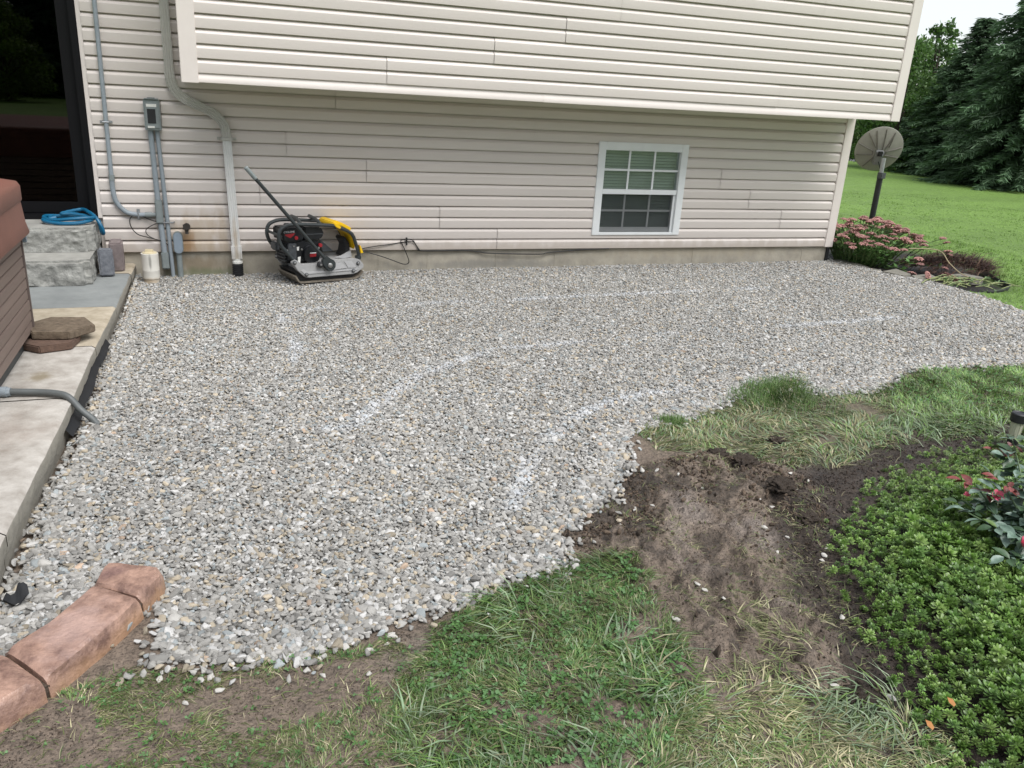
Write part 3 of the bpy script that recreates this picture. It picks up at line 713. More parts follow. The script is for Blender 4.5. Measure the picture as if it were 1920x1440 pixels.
# sliding glass door
door = bpy.data.objects.new('sliding_door', None); COL.objects.link(door); door.parent = house
mb = MB(); mb.box(-1.738, -1.706, -.012, .02, .28, 2.42); mb.build('door_trim', M['trim'], door)
for q in ((-1.79, -1.74, .275, 2.42), (-3.62, -3.56, .275, 2.42)):
    mb = MB(); mb.box(q[0], q[1], -.02, .13, q[2], q[3]); mb.build('door_frame', M['doorblack'], door, bevel=.004)
mb = MB(); mb.box(-3.56, -1.79, -.02, .13, 2.34, 2.42); mb.build('door_frame', M['doorblack'], door, bevel=.004)
mb = MB(); mb.box(-3.56, -1.79, -.04, .13, .262, .31); mb.build('door_sill', M['doorblack'], door, bevel=.004)
for (x0, x1, yy) in ((-2.71, -1.795, .035), (-3.555, -2.63, .08)):
    mb = MB()
    mb.box(x0, x0+.075, yy, yy+.035, .315, 2.335); mb.box(x1-.085, x1, yy, yy+.035, .315, 2.335)
    mb.box(x0+.075, x1-.085, yy+.001, yy+.034, .315, .40); mb.box(x0+.075, x1-.085, yy+.001, yy+.034, 2.25, 2.335)
    mb.build('door_sash', M['doorblack'], door)
    mb = MB(); mb.box(x0+.07, x1-.08, yy+.014, yy+.018, .395, 2.255); mb.build('pane', M['doorglass'], door)
mb = MB()
mb.add([(-3.6, .139, .27), (-1.74, .139, .27), (-1.74, .139, 2.4), (-3.6, .139, 2.4), (-3.6, 2, .27), (-1.74, 2, .27), (-1.74, 2, 2.4), (-3.6, 2, 2.4)],
       [(4, 5, 6, 7), (0, 4, 7, 3), (1, 2, 6, 5), (0, 1, 5, 4), (3, 7, 6, 2)])
mb.build('room_wall', M['interior'], door)

# ------------------------------------------------------------------ downspout
ds = thing('downspout', (-.71, -.05, -.1), 'pale aluminium downspout that jogs under the overhang down the wall', 'downspout')
def D(x, y, z): return (x+.71, y+.05, z+.1)
def ribprof(w, d):          # rectangle with three shallow front flutes
    out = [(-w/2, -d/2), (-w/2, d/2)]
    for k in range(4):
        xa = -w/2+w*(k+.0)/4+.006; xb = -w/2+w*(k+1)/4-.006
        out += [(xa, d/2), (xa+.003, d/2+.004), (xb-.003, d/2+.004), (xb, d/2)]
    return out+[(w/2, d/2), (w/2, -d/2)]
def spout(mb, pts, w=.070, d=.050):
    # keep the wide face towards -y: build frames by hand
    pts = [Vector(p) for p in pts]; k = len(pts); pr = ribprof(w, d); v = []
    for i in range(k):
        t = (pts[min(i+1, k-1)]-pts[max(i-1, 0)]).normalized(); fn = Vector((0, -1, 0)); sd2 = t.cross(fn).normalized()
        v += [pts[i]+sd2*a+fn*b for a, b in pr]
    n = len(pr); f = [(i*n+j, i*n+(j+1) % n, (i+1)*n+(j+1) % n, (i+1)*n+j) for i in range(k-1) for j in range(n)]
    f += [tuple(range(n-1, -1, -1)), tuple((k-1)*n+j for j in range(n))]
    mb.add(v, f)
YS = -.054
mb = MB(); spout(mb, [D(-1.112, YS, 3.7), D(-1.112, YS, 1.42)], .068); mb.build('upper_pipe', M['spoutgrey'], ds)
def elbow(p0, p1, p2, ribs):
    a, b, c = Vector(p0), Vector(p1), Vector(p2); path = []
    for i in range(11):
        t = i/10; path.append((1-t)**2*a+2*t*(1-t)*b+t*t*c)
    mb = MB(); spout(mb, path, .074, .054)
    for i in range(2, 9):        # crimp rings
        seg = [path[i]*.5+path[i-1]*.5, path[i]*.42+path[i-1]*.58]
        spout(mb, seg, .080, .060)
    return mb.build('elbow', M['spoutgrey'], ds)
elbow(D(-1.112, YS, 1.43), D(-1.112, YS, 1.275), D(-.985, YS, 1.222), 6)
mb = MB(); spout(mb, [D(-1.0, YS, 1.228), D(-.84, YS, 1.156)], .070); mb.build('diagonal_pipe', M['spoutgrey'], ds)
elbow(D(-.855, YS, 1.163), D(-.705, YS, 1.098), D(-.712, YS, .94), 6)
mb = MB(); spout(mb, [D(-.712, YS, .95), D(-.686, YS, .03)], .070); mb.build('lower_pipe', M['spout'], ds)
mb = MB(); spout(mb, [D(-.6868, YS, .055), D(-.684, YS, -.055)], .085, .066); mb.build('adapter', M['spout'], ds, smooth=0)
mb = MB(); mb.lathe([(.040, 0), (.043, .004), (.043, .02), (.037, .024), (.037, .045)], D(-.683, YS, -.10), 20); mb.build('coupling', M['sticker'], ds)
mb = MB(); mb.box(-.787+.71, -.637+.71, -.026+.05, -.021+.05, 1.026, 1.050); mb.box(-.752+.71, -.668+.71, -.092+.05, -.022+.05, 1.028, 1.048)
for xs in (-.775, -.649): mb.lathe([(.007, -.004), (.005, -.009)], D(xs, -.022, .938), 8, 'y')
mb.build('strap', M['spoutgrey'], ds)
drain = thing('corrugated_drain', (-.682, YS, -.1), 'black corrugated drain tube below the downspout outlet', 'drain pipe')
prof = []
for k in range(9): prof += [(.046, -.16+k*.0175), (.046, -.16+k*.0175+.009), (.040, -.16+k*.0175+.011), (.040, -.16+k*.0175+.0165)]
mb = MB(); mb.lathe(prof, (0, 0, 0), 22); mb.build('tube', M['black'], drain)

# ------------------------------------------------------------------ electrical things on the wall
def conduit(name, paths, r, label, base, group=None, m='galv'):
    t = thing(name, base, label, 'conduit', group)
    for nm, p, rr in paths:
        mb = MB(); mb.tube([(a-base[0], b-base[1], c-base[2]) for a, b, c in p], rr, 12); mb.build(nm, M[m], t)
    return t
yc = -.042
c1 = conduit('electrical_conduit', [('pipe', [(-1.585, yc, 3.7), (-1.604, yc, 1.0), (-1.607, yc, .60)], .0165)], .0165, 'grey conduit running up the wall beside the black door, bent at its foot', (-1.6, yc, .5))
mb = MB(); mb.tube(smoothpath([(-.007, 0, .12), (-.006, 0, .0), (.012, 0, -.09), (.075, 0, -.165), (.16, 0, -.187), (.225, 0, -.187)], 5), .019, 12); mb.build('bend', M['galv'], c1)
mb = MB(); mb.tube([(-.007, 0, .13), (-.0065, 0, .085)], .0225, 12); mb.build('coupling', M['galv2'], c1); mb = MB(); mb.tube([(.215, 0, -.187), (.27, 0, -.187)], .0225, 12); mb.tube([(.255, 0, -.187), (.31, 0, -.187)], .018, 12); mb.build('coupling', M['galv2'], c1)
for zz, xx in ((.535, -.005), (-.187, .165)):
    mb = MB()
    if zz > 0: mb.box(xx-.045, xx+.045, .018, .025, zz-.01, zz+.01); mb.tube([(xx-.022, .02, zz), (xx-.022, -.018, zz), (xx+.022, -.018, zz), (xx+.022, .02, zz)], .005, 6)
    else: mb.box(xx-.012, xx+.012, .018, .025, zz-.045, zz+.045); mb.tube([(xx, .02, zz-.024), (xx, -.020, zz-.024), (xx, -.020, zz+.024), (xx, .02, zz+.024)], .005, 6)
    mb.build('clamp', M['metal'], c1)

db = thing('disconnect_box', (-1.262, -.02, .985), 'grey electrical disconnect box with a black window on the wall', 'electrical box')
mb = MB(); mb.box(-.06, .06, -.075, .0, 0, .235); mb.build('enclosure', M['galv2'], db, bevel=.006)
mb = MB(); mb.box(-.048, .048, -.083, -.0755, .018, .215); mb.build('cover', M['galv2'], db, bevel=.003)
mb = MB(); mb.box(-.035, .026, -.086, -.0832, .055, .165); mb.build('black_window', M['black'], db, bevel=.001)
mb = MB(); mb.box(-.038, .036, -.0848, -.0832, .180, .202); mb.build('label_plate', M['sticker'], db)
mb = MB(); mb.box(-.038, .012, -.0848, -.0832, .020, .036); mb.build('label_plate', M['sticker'], db)
mb = MB(); mb.box(-.052, .052, -.088, -.002, .2352, .243); mb.box(-.03, .03, -.06, -.03, .2432, .25); mb.build('rain_hood', M['galv2'], db, bevel=.003)

c2 = conduit('electrical_conduit', [('pipe', [(-1.288, yc, .985), (-1.278, yc, .43)], .0205), ('pipe', [(-1.272, yc, .245), (-1.262, yc, .0)], .0225)], .0205,
             'thick grey conduit from the disconnect box down to two conduit bodies', (-1.27, yc, -.13))
def body(t, x, z0, z1, w, nm, y0=-.03, y1=.03, m='galv2'):
    mb = MB(); mb.box(x-w/2, x+w/2, y0, y1, z0, z1); o = mb.build(nm, M[m], t, bevel=.008)
    mb = MB(); mb.box(x-w/2+.006, x+w/2-.006, y0-.006, y0-.001, z0+.012, z1-.012); mb.build('cover_plate', M[m], o, bevel=.002)
body(c2, -.005, .37, .57, .056, 'conduit_body'); body(c2, .010, -.01, .135, .058, 'conduit_body')
c3 = conduit('electrical_conduit', [('pipe', [(-1.238, yc, .985), (-1.224, yc, .5), (-1.207, yc, -.26)], .0165)], .0165, 'thin grey conduit from the disconnect box straight into the gravel', (-1.21, yc, -.2))
mb = MB(); mb.tube([(-.055, .03, .47), (-.040, -.024, .452), (.03, -.024, .452), (.045, .03, .452)], .007, 6); mb.build('clamp', M['metal'], c3)
c4 = thing('electrical_conduit', (-1.148, yc, -.2), 'short grey riser pipe with an oval blue grey cover box', 'conduit')
mb = MB(); mb.tube([(0, 0, -.07), (-.002, 0, .2)], .023, 12); mb.build('pipe', M['galv2'], c4)
def oval(mb, w, h, y0, y1, zc):
    pl = [(w/2*math.cos(t), zc+(h/2-w/2)+w/2*math.sin(t)) for t in np.linspace(0, math.pi, 9)]+[(w/2*math.cos(t), zc-(h/2-w/2)+w/2*math.sin(t)) for t in np.linspace(math.pi, 2*math.pi, 9)]
    mb.prism(pl, y0, y1, 'y')
mb = MB(); oval(mb, .076, .185, -.034, .03, .283); ob = mb.build('cover_box', M['galv2'], c4, bevel=.004)
mb = MB(); oval(mb, .066, .175, -.041, -.0345, .283); ov = mb.build('oval_cover', M['galvblue'], ob, bevel=.002)

def cable(label, pts, r=.0042):
    p = smoothpath(pts, 6); b = p[0]
    mb = MB(); mb.tube([q-b for q in p], r, 7)
    o = mb.build('black_cable', M['rubber'], None, loc=b); return tag(o, label, 'cable', 'black cables on the house wall')
def XZ(l, y=-.032): return [(x, y-(.006*math.sin(i*1.7)), z) for i, (x, z) in enumerate(l)]
cable('black cable rising to a clip in the siding right of the compactor', XZ([(.382, .012), (.528, .039), (.664, .054), (.75, .068), (.838, .080), (.876, .075), (.914, .03), (.94, -.007)], -.03))
cable('black cable hanging in a loop over the concrete right of the compactor', XZ([(.375, .004), (.553, -.047), (.677, -.092), (.79, -.133), (.834, -.113), (.814, -.044), (.776, .044), (.757, .087), (.8, .097), (.863, .093), (.901, .049), (.928, -.005)], -.036))
cable('black cable sagging along the foundation below the window', XZ([(.92, -.004), (1.004, -.013), (1.354, -.011), (1.528, -.029), (1.649, -.042), (2.133, -.055), (2.245, -.042), (2.559, -.019), (2.90, -.006)], -.012), .006)
cable('black cable making a wide loop left of the grey conduits', XZ([(-1.297, .257), (-1.348, .274), (-1.425, .307), (-1.471, .31), (-1.503, .273), (-1.496, .21), (-1.454, .153), (-1.387, .13), (-1.309, .109), (-1.272, .095), (-1.232, .065), (-1.214, .018)], -.05))
cable('black cable making a small inner loop beside the thick conduit', XZ([(-1.298, .245), (-1.359, .216), (-1.391, .182), (-1.376, .141), (-1.325, .112)], -.044), .0035)
mb = MB(); mb.box(-.006, .006, -.02, .0, -.04, .03); o = mb.build('cable_clip', M['rubber'], None, loc=(.812, -.02, .085)); tag(o, 'small black cable clip on the siding above the foundation', 'clip')

fa = thing('outdoor_faucet', (-1.072, -.02, .215), 'dark rusty hose faucet on the stained siding', 'faucet')
mb = MB(); mb.lathe([(.028, 0), (.028, -.008), (.014, -.012), (.014, -.05)], (0, 0, 0), 12, 'y'); mb.tube([(0, -.045, 0), (0, -.075, -.015), (0, -.085, -.05)], .013, 10); mb.build('body', M['rustiron'], fa)
mb = MB(); pl = [((.034 if k % 2 else .026)*math.cos(k*math.pi/6), (.034 if k % 2 else .026)*math.sin(k*math.pi/6)+.012) for k in range(12)]; mb.prism(pl, -.105, -.092, 'y'); mb.tube([(0, -.06, .012), (0, -.1, .012)], .007, 8); mb.build('handle', M['rustiron'], fa, bevel=.002)
mb = MB(); mb.box(-.028, .028, -.055, -.03, -.012, .012); mb.build('valve', M['rustiron'], fa, bevel=.004)

pv = thing('cleanout_pipe', (-1.368, -.20, -.22), 'white pvc cleanout pipe with cream cap in the gravel corner', 'pipe')
mb = MB(); mb.lathe([(.060, -.05), (.060, .035), (.066, .04), (.066, .10), (.067, .104), (.067, .108), (.066, .112), (.066, .20), (.0675, .235), (.0675, .245), (.058, .247)], (0, 0, 0), 28); mb.build('pipe', M['pvcwhite'], pv)
mb = MB(); mb.lathe([(.057, .235), (.057, .252), (.050, .256)], (0, 0, 0), 24); mb.box(-.03, .03, -.018, .018, .254, .275); mb.build('cap', M['pvccream'], pv)

# ------------------------------------------------------------------ concrete slab beside the tub
patio = bpy.data.objects.new('patio_slab', None); COL.objects.link(patio); sstruct(patio)
EDGE = [(-1.495, .005), (-1.505, -.38), (-1.512, -.40), (-1.528, -1.444), (-1.555, -2.317), (-1.56, -2.40), (-1.566, -3.24), (-1.575, -3.6), (-1.605, -4.5), (-1.625, -5.1), (-1.68, -6.2)]
def edge_x(y):
    for (a, b) in zip(EDGE[:-1], EDGE[1:]):
        if b[1] <= y <= a[1]: return a[0]+(b[0]-a[0])*(a[1]-y)/(a[1]-b[1])
    return EDGE[-1][0]
def slabsec(y1, y0, m, dz=0, xl=-3.95):
    ys = np.linspace(y1, y0, max(3, int((y1-y0)/.05))); xs = [xl, -2.6, -2.2, -1.95, -1.75, None]
    v = []; nx_ = len(xs); f = []
    for y in ys:
        e = edge_x(y)+.008*(float(fbm(y*9, 0, 3, 3))-.5)
        row = [x for x in xs[:-1]]+[e-.018]
        for x in row: v.append((x, y, -.1+dz+.004*(float(fbm(x*3, y*3, 44, 2))-.5)))
        v.append((e, y, -.112+dz)); v.append((e+.004+.012*(float(fbm(y*14, 3, 7, 3))-.5), y, -.155)); v.append((e-.012+.02*(float(fbm(y*11, 9, 8, 3))-.5), y, -.205)); v.append((e-.02, y, -.29))
    k = nx_+4
    for i in range(len(ys)-1):
        for j in range(k-1): f.append((i*k+j, (i+1)*k+j, (i+1)*k+j+1, i*k+j+1))
    f.append(tuple(range(k))); 
    mb = MB(); mb.add(v, f)
    mb.mi = [1 if (idx % (k-1)) >= nx_ and idx < len(f)-1 else 0 for idx in range(len(f))]
    return mb.build('slab', [m, M['slabside']], patio, smooth=40)
slabsec(.0, -.385, M['slabtan'], .001); slabsec(-.392, -1.435, M['slabgrey']); slabsec(-1.442, -2.352, M['slabtan'], .001)
slabsec(-2.360, -3.215, M['slab']); slabsec(-3.225, -4.55, M['slab'], -.001); slabsec(-4.558, -5.7, M['slab'])

lf = MB(); v = []; f = []
yy = np.linspace(-1.95, -3.45, 40)
for y in yy:
    e = edge_x(y); w = .012+.030*float(fbm(y*5, 2, 31, 3))
    v += [(e-.006, y, -.175), (e+.006, y, -.19), (e+w*.6, y, -.206), (e+w, y, -.214)]
for i in range(len(yy)-1):
    for j in range(3): f.append((i*4+j, (i+1)*4+j, (i+1)*4+j+1, i*4+j+1))
lf.add(v, f); o = lf.build('landscape_fabric', M['fabric'], None); tag(o, 'strip of black landscape fabric showing between slab edge and gravel', 'fabric')

# stone steps
def rockblock(name, x0, x1, y0, y1, z0, z1, label, seed, mtop, mface, amp=.022):
    """split-face step: flat top, rough front and sides"""
    bm = bmesh.new(); bmesh.ops.create_cube(bm, size=1)
    for vtx in bm.verts: vtx.co = Vector((x0+(vtx.co.x+.5)*(x1-x0), y0+(vtx.co.y+.5)*(y1-y0), z0+(vtx.co.z+.5)*(z1-z0)))
    bmesh.ops.bevel(bm, geom=[e for e in bm.edges if abs(e.verts[0].co.z-e.verts[1].co.z) > .05 and e.verts[0].co.y < (y0+y1)/2], offset=.05, segments=3, affect='EDGES')
    bmesh.ops.bevel(bm, geom=[e for e in bm.edges if min(e.verts[0].co.z, e.verts[1].co.z) > z1-.001 and max(e.verts[0].co.y, e.verts[1].co.y) < y1-.01], offset=.018, segments=2, affect='EDGES')
    for _ in range(6):
        es = [e for e in bm.edges if e.calc_length() > .020]
        if not es: break
        bmesh.ops.subdivide_edges(bm, edges=es, cuts=1, use_grid_fill=True)
        bmesh.ops.triangulate(bm, faces=[fc for fc in bm.faces if len(fc.verts) > 4])
        if len(bm.verts) > 14000: break
    bm.normal_update()
    from mathutils import noise as mn
    mv = {}
    for vtx in bm.verts:
        n_ = vtx.normal; w = 1-abs(n_.z) if n_.z > -.5 else 0
        top = (z1-vtx.co.z)/.03; w *= min(1, max(.15, top))
        h = mn.fractal(vtx.co*10+Vector((seed, 0, 0)), .7, 2, 5)*.55-abs(mn.noise(Vector((vtx.co.x*11, vtx.co.y*13, vtx.co.z*14))+Vector((0, seed, 0))))*.8+.25
        mv[vtx] = n_*(h*amp*w)+Vector((0, 0, mn.noise(vtx.co*5)*.004))
    for k, d in mv.items(): k.co += d
    for fc in bm.faces: fc.material_index = 0 if fc.normal.z > .75 else 1
    me = bpy.data.meshes.new(name); bm.to_mesh(me); bm.free(); me.materials.append(mtop); me.materials.append(mface)
    me.shade_smooth(); me.set_sharp_from_angle(angle=R(38))
    c = Vector(((x0+x1)/2, (y0+y1)/2, z0)); me.transform(Matrix.Translation(-c))
    o = link(name, me, None, c); return tag(o, label, 'step', 'stone steps at the door')
rockblock('stone_step', -2.9, -1.742, -.80, -.03, -.099, .088, 'lower rock-faced stone step resting on the concrete slab', 3, M['steptop'], M['step'])
rockblock('stone_step', -2.9, -1.735, -.46, -.03, .090, .272, 'upper rock-faced stone step under the door with the blue hose', 8, M['steptop'], M['step'])

def rough_block(name, c, sx, sy, sz_, rz, m, label, cat, group=None, seed=0, tilt=0):
    bm = bmesh.new(); bmesh.ops.create_cube(bm, size=1)
    for vtx in bm.verts: vtx.co = Vector((vtx.co.x*sx, vtx.co.y*sy, (vtx.co.z+.5)*sz_))
    bmesh.ops.bevel(bm, geom=list(bm.edges), offset=.012, segments=2, affect='EDGES')
    for _ in range(4):
        es = [e for e in bm.edges if e.calc_length() > .03]
        if es: bmesh.ops.subdivide_edges(bm, edges=es, cuts=1, use_grid_fill=True)
    from mathutils import noise as mn
    bm.normal_update()
    for vtx in bm.verts: vtx.co += vtx.normal*(mn.fractal(vtx.co*22+Vector((seed, 0, 0)), 1, 2, 3)*.0045)
    me = bpy.data.meshes.new(name); bm.to_mesh(me); bm.free(); me.materials.append(m); me.shade_smooth(); me.set_sharp_from_angle(angle=R(40))
    o = link(name, me, None, c); o.rotation_euler = (tilt, 0, rz); return tag(o, label, cat, group)
rough_block('concrete_block', (-1.668, -.44, -.098), .105, .155, .205, R(6), M['blockgrey'], 'dark grey concrete block standing beside the lower step', 'block', 'loose blocks by the steps', 2, R(-4))
rough_block('concrete_block', (-1.606, -.245, -.098), .10, .16, .235, R(3), M['blockmauve'], 'mauve brown concrete block standing behind the grey one', 'block', 'loose blocks by the steps', 6, R(3))

# blue hose on the top step
hp = []
for k in range(30):
    t = k/29*2*math.pi*1.9+2.6
    r_ = 1+.12*math.sin(t*1.7)
    hp.append((-1.92+(.20-.03*(k/29))*r_*math.cos(t), -.215+(.125-.03*(k/29))*r_*math.sin(t), .290+.018*(k/29*2)+.008*math.sin(t*2.3)))
e0 = hp[-1]
hp += [(-1.85, -.06, .355), (-1.79, -.16, .352), (-1.735, -.24, .325), (-1.695, -.28, .262), (-1.683, -.27, .205), (-1.700, -.22, .20), (-1.72, -.17, .285)]
hs_ = smoothpath(hp, 8)
mb = MB(); b0 = Vector((-1.9, -.2, .28)); mb.tube([q-b0 for q in hs_], [.0132+(.0014 if i % 2 else 0) for i in range(len(hs_))], 10)
o = mb.build('blue_hose', M['hose'], None, loc=b0); tag(o, 'coiled blue hose lying on the upper step before the door', 'hose')
mb = MB(); mb.tube([Vector(hp[0])-b0, Vector(hp[0])-b0+Vector((.05, .012, .012))], .026, 12); q = mb.build('hose_cuff', M['hose'], o)

# ------------------------------------------------------------------ hot tub
tub = thing('hot_tub', (-1.9, -2.2, -.1), 'hot tub with terracotta vinyl cover and brown plank cabinet on the slab', 'hot tub')
TX, TY = -1.885, -2.20
def T(x, y, z): return (x+1.9, y+2.2, z+.1)
mb = MB(); mb.box(TX-2.0+1.9, TX-.03+1.9, TY-2.0+2.2, TY-.02+2.2, .001, .085); mb.build('plinth', M['plinth'], tub)
for k in range(9):
    z0 = .075+k*.0625
    mb = MB(); mb.box(TX-.02+1.9, TX+1.9+.002*((k*7) % 3-1), TY-1.98+2.2, TY-.035+2.2, z0, z0+.0575); mb.build('plank', M['tubplank'], tub, bevel=.003)
    mb = MB(); mb.box(TX-1.98+1.9, TX-.045+1.9, TY-.02+2.2, TY+2.2, z0, z0+.0575); mb.build('plank', M['tubplank'], tub, bevel=.003)
for k in range(9):
    z0 = .075+k*.0625; mb = MB(); mb.box(TX-1.98+1.9, TX-.022+1.9, TY-2.002+2.2, TY-1.982+2.2, z0, z0+.0575); mb.build('plank', M['tubplank'], tub, bevel=.003)
mb = MB(); mb.box(TX-1.97+1.9, TX-.022+1.9, TY-1.97+2.2, TY-.022+2.2, .07, .64); mb.build('cabinet_frame', M['black'], tub)
mb = MB(); mb.prism([(TX+1.9-.045, TY+2.2+.006), (TX+1.9+.004, TY+2.2+.004), (TX+1.9+.006, TY+2.2-.034), (TX+1.9-.045, TY+2.2-.034)], .06, .65); mb.build('corner_post', M['tubpost'], tub, bevel=.006)
mb = MB(); mb.box(TX-.002+1.9, TX+.022+1.9, TY+2.2+.004, TY+2.2+.03, .58, .64); mb.build('latch', M['galvblue'], tub, bevel=.002)
def rrect(x0, x1, y0, y1, r):
    out = []
    for (cx, cy, a0) in ((x1-r, y1-r, 0), (x0+r, y1-r, 90), (x0+r, y0+r, 180), (x1-r, y0+r, 270)):
        for k in range(6): t = R(a0+k*18); out.append((cx+r*math.cos(t), cy+r*math.sin(t)))
    return out
def cover(mb, levels):
    n = 24; v = []
    for (off, z) in levels:
        v += [(p[0], p[1], z) for p in rrect(TX-2.02+1.9-off, TX+.02+1.9+off, TY-2.02+2.2-off, TY+.015+2.2+off, .09)]
    f = [(i*n+j, i*n+(j+1) % n, (i+1)*n+(j+1) % n, (i+1)*n+j) for i in range(len(levels)-1) for j in range(n)]
    f += [tuple((len(levels)-1)*n+j for j in range(n))]
    mb.add(v, f)
mb = MB(); cover(mb, [(.030, .640), (.033, .648), (.022, .70), (.012, .83)]); mb.build('cover_skirt', M['tubcover'], tub, smooth=50)
mb = MB(); cover(mb, [(.016, .822), (.020, .828), (.020, .90), (.008, .925), (-.06, .945), (-.9, .965)]); mb.build('cover_lid', M['tubcover'], tub, smooth=50)

# grey flexible conduit from the tub into the gravel
base = Vector((-1.9, -3.15, -.08))
pts_ = smoothpath([(-2.02, -3.13, -.072), (-1.84, -3.156, -.074), (-1.72, -3.178, -.076), (-1.63, -3.215, -.076), (-1.575, -3.25, -.088), (-1.528, -3.275, -.145), (-1.47, -3.30, -.20), (-1.43, -3.32, -.27)], 6)
fx = thing('flexible_conduit', base, 'grey flexible conduit running from under the tub into the gravel', 'conduit')
mb = MB(); mb.tube([q-base for q in pts_], .0165, 12); mb.build('pipe', M['conduitgrey'], fx)
mb = MB(); mb.tube([(-.02, .006, .007), (.045, -.004, .006)], .026, 12); mb.tube([(.04, -.004, .006), (.06, -.006, .006)], .022, 8); mb.build('collar', M['galv'], fx)

def hexpaver(c, r, h, rz, m, label):
    mb = MB(); mb.prism([(r*math.cos(k*math.pi/3), r*math.sin(k*math.pi/3)) for k in range(6)], 0, h)
    o = mb.build('hexagonal_paver', m, None, bevel=.006, loc=c); o.rotation_euler = (0, 0, rz); return tag(o, label, 'paver', 'hexagonal pavers by the tub')
hexpaver((-1.795, -2.31, -.0985), .165, .043, R(20), M['paverdark'], 'dark hexagonal paver underneath the other one beside the tub')
hexpaver((-1.755, -2.185, -.054), .195, .046, R(52), M['paver'], 'brown hexagonal paver lying on top of another one on the slab')

# ------------------------------------------------------------------ red stamped curb
INN = [(-1.270, -4.775), (-1.284, -4.800), (-1.298, -4.892), (-1.329, -4.952), (-1.401, -5.077), (-1.505, -5.191), (-1.66, -5.31), (-1.85, -5.43)]
OUT = [(-1.098, -4.862), (-1.100, -4.901), (-1.152, -5.004), (-1.201, -5.102), (-1.283, -5.227), (-1.375, -5.355), (-1.50, -5.475), (-1.70, -5.62)]
def curb(i0, i1, label, trim0, trim1, seed):
    a = np.array(INN); b = np.array(OUT)
    s = np.linspace(i0, i1, 26); v = []
    def at(P, t): i = min(int(t), len(P)-2); return P[i]*(1-(t-i))+P[i+1]*(t-i)
    L = []
    for k, t in enumerate(s):
        p, q = at(a, t), at(b, t); w = q-p; wl = np.linalg.norm(w); w = w/wl
        end = min(k, 25-k); dz = -.014 if end == 0 else (-.003 if end == 1 else 0)
        nz = lambda f_, o_: .010*(float(fbm(p[0]*f_+o_, p[1]*f_, seed, 3))-.5)
        row = [(p-w*.006, -.31), (p-w*.004, -.16), (p+w*.012, -.136+dz)]
        for u_ in (.25, .5, .75): row.append((p+w*wl*u_, -.131+dz+nz(13, u_*5)))
        row += [(p+w*(wl-.014+nz(30, 7)), -.132+dz+nz(13, 4)), (p+w*(wl-.002+nz(40, 6)), -.141+dz), (p+w*(wl+.006+nz(25, 2)), -.165), (p+w*(wl+.012+nz(32, 3)), -.195), (p+w*(wl+.016), -.22), (p+w*(wl+.012), -.31)]
        L.append(row)
    k = len(L[0])
    for row in L: v += [(r[0][0], r[0][1], r[1]) for r in row]
    f = [(i*k+j, (i+1)*k+j, (i+1)*k+j+1, i*k+j+1) for i in range(25) for j in range(k-1)]+[tuple(range(k)), tuple((25)*k+j for j in range(k-1, -1, -1))]
    mb = MB(); mb.add(v, f); c = Vector(v[k*12+4]); mb.v = [tuple(Vector(p)-c) for p in mb.v]
    o = mb.build('curb_segment', M['curb'], None, smooth=28, loc=c); return tag(o, label, 'curb', 'red stamped concrete curb')
curb(0.0, 2.02, 'short red curb end piece surrounded by gravel', 0, 0, 5)
curb(2.10, 4.92, 'longest red curb piece between the two dark joints', 0, 0, 15)
curb(5.00, 7.0, 'red curb piece running out at the edge, beyond the second joint', 0, 0, 25)
mb = MB()
for t in (2.06, 4.96):
    i = int(t); a = np.array(INN); b = np.array(OUT); p = a[i]*(1-(t-i))+a[i+1]*(t-i); q = b[i]*(1-(t-i))+b[i+1]*(t-i); w = (q-p)/np.linalg.norm(q-p); n_ = np.array([-w[1], w[0]])*.010
    pts2 = [p-n_, q+w*.004-n_, q+w*.004+n_, p+n_]; c = Vector((*pts2[0], -.3)); mb = MB(); mb.prism([tuple(z-np.array(c[:2])) for z in pts2], 0, .135); o = mb.build('joint_soil', M['clod'], None, loc=c); tag(o, ['dark soil packed in the joint near the curb end', 'dark soil packed in the lower curb joint'][int(t > 3)], 'soil')
# torn scrap of black fabric
v = []; n = 7
for i in range(n):
    for j in range(n):
        u_, w_ = i/(n-1)-.5, j/(n-1)-.5
        v.append((u_*.055*(1-.9*w_), w_*.085+.025*u_, .018*math.sin(u_*6+w_*4)+.016*math.cos(w_*9)+.012))
mb = MB(); mb.add(v, [(i*n+j, (i+1)*n+j, (i+1)*n+j+1, i*n+j+1) for i in range(n-1) for j in range(n-1)])
o = mb.build('fabric_scrap', M['fabric'], None, smooth=60, loc=(-1.528, -4.838, -.185)); tag(o, 'crumpled scrap of black fabric on the gravel beside the slab', 'fabric')

# ------------------------------------------------------------------ plate compactor (local frame: x along the machine, y towards the wall)
cp = thing('plate_compactor', (-.19, -.50, -.188), 'grey and yellow plate compactor parked against the wall with handle raised', 'compactor', rz=math.atan2(.342, .94))
cp.rotation_euler.y = R(1.2)
dz = .018
def K(name, mb, m, parent=cp, **kw): return mb.build(name, m, parent, **kw)
mb = MB(); pf = [(-.058, .062), (-.034, .022), (-.010, .002), (.5, .0), (.555, .018), (.592, .06)]
pr_ = pf+[(x+(.010 if i < 2 else (-.006 if i > 3 else 0)), z+.012) for i, (x, z) in list(enumerate(pf))[::-1]]
mb.prism(pr_, -.005, .335, 'y'); K('base_plate', mb, M['steelworn'], smooth=30, bevel=.002)
mb = MB(); mb.prism([(-.05, .10), (-.01, .018), (.49, .014), (.53, .035), (.54, .09)], .03, .33, 'y'); K('exciter_housing', mb, M['engine'])
deck = [(-.076, .178), (-.058, .202), (-.035, .200), (.0, .168), (.02, .163), (.33, .158), (.37, .180), (.50, .183), (.555, .172), (.592, .13), (.594, .10), (.555, .075), (.530, .058), (.49, .048), (.07, .046), (.035, .052), (-.03, .11)]
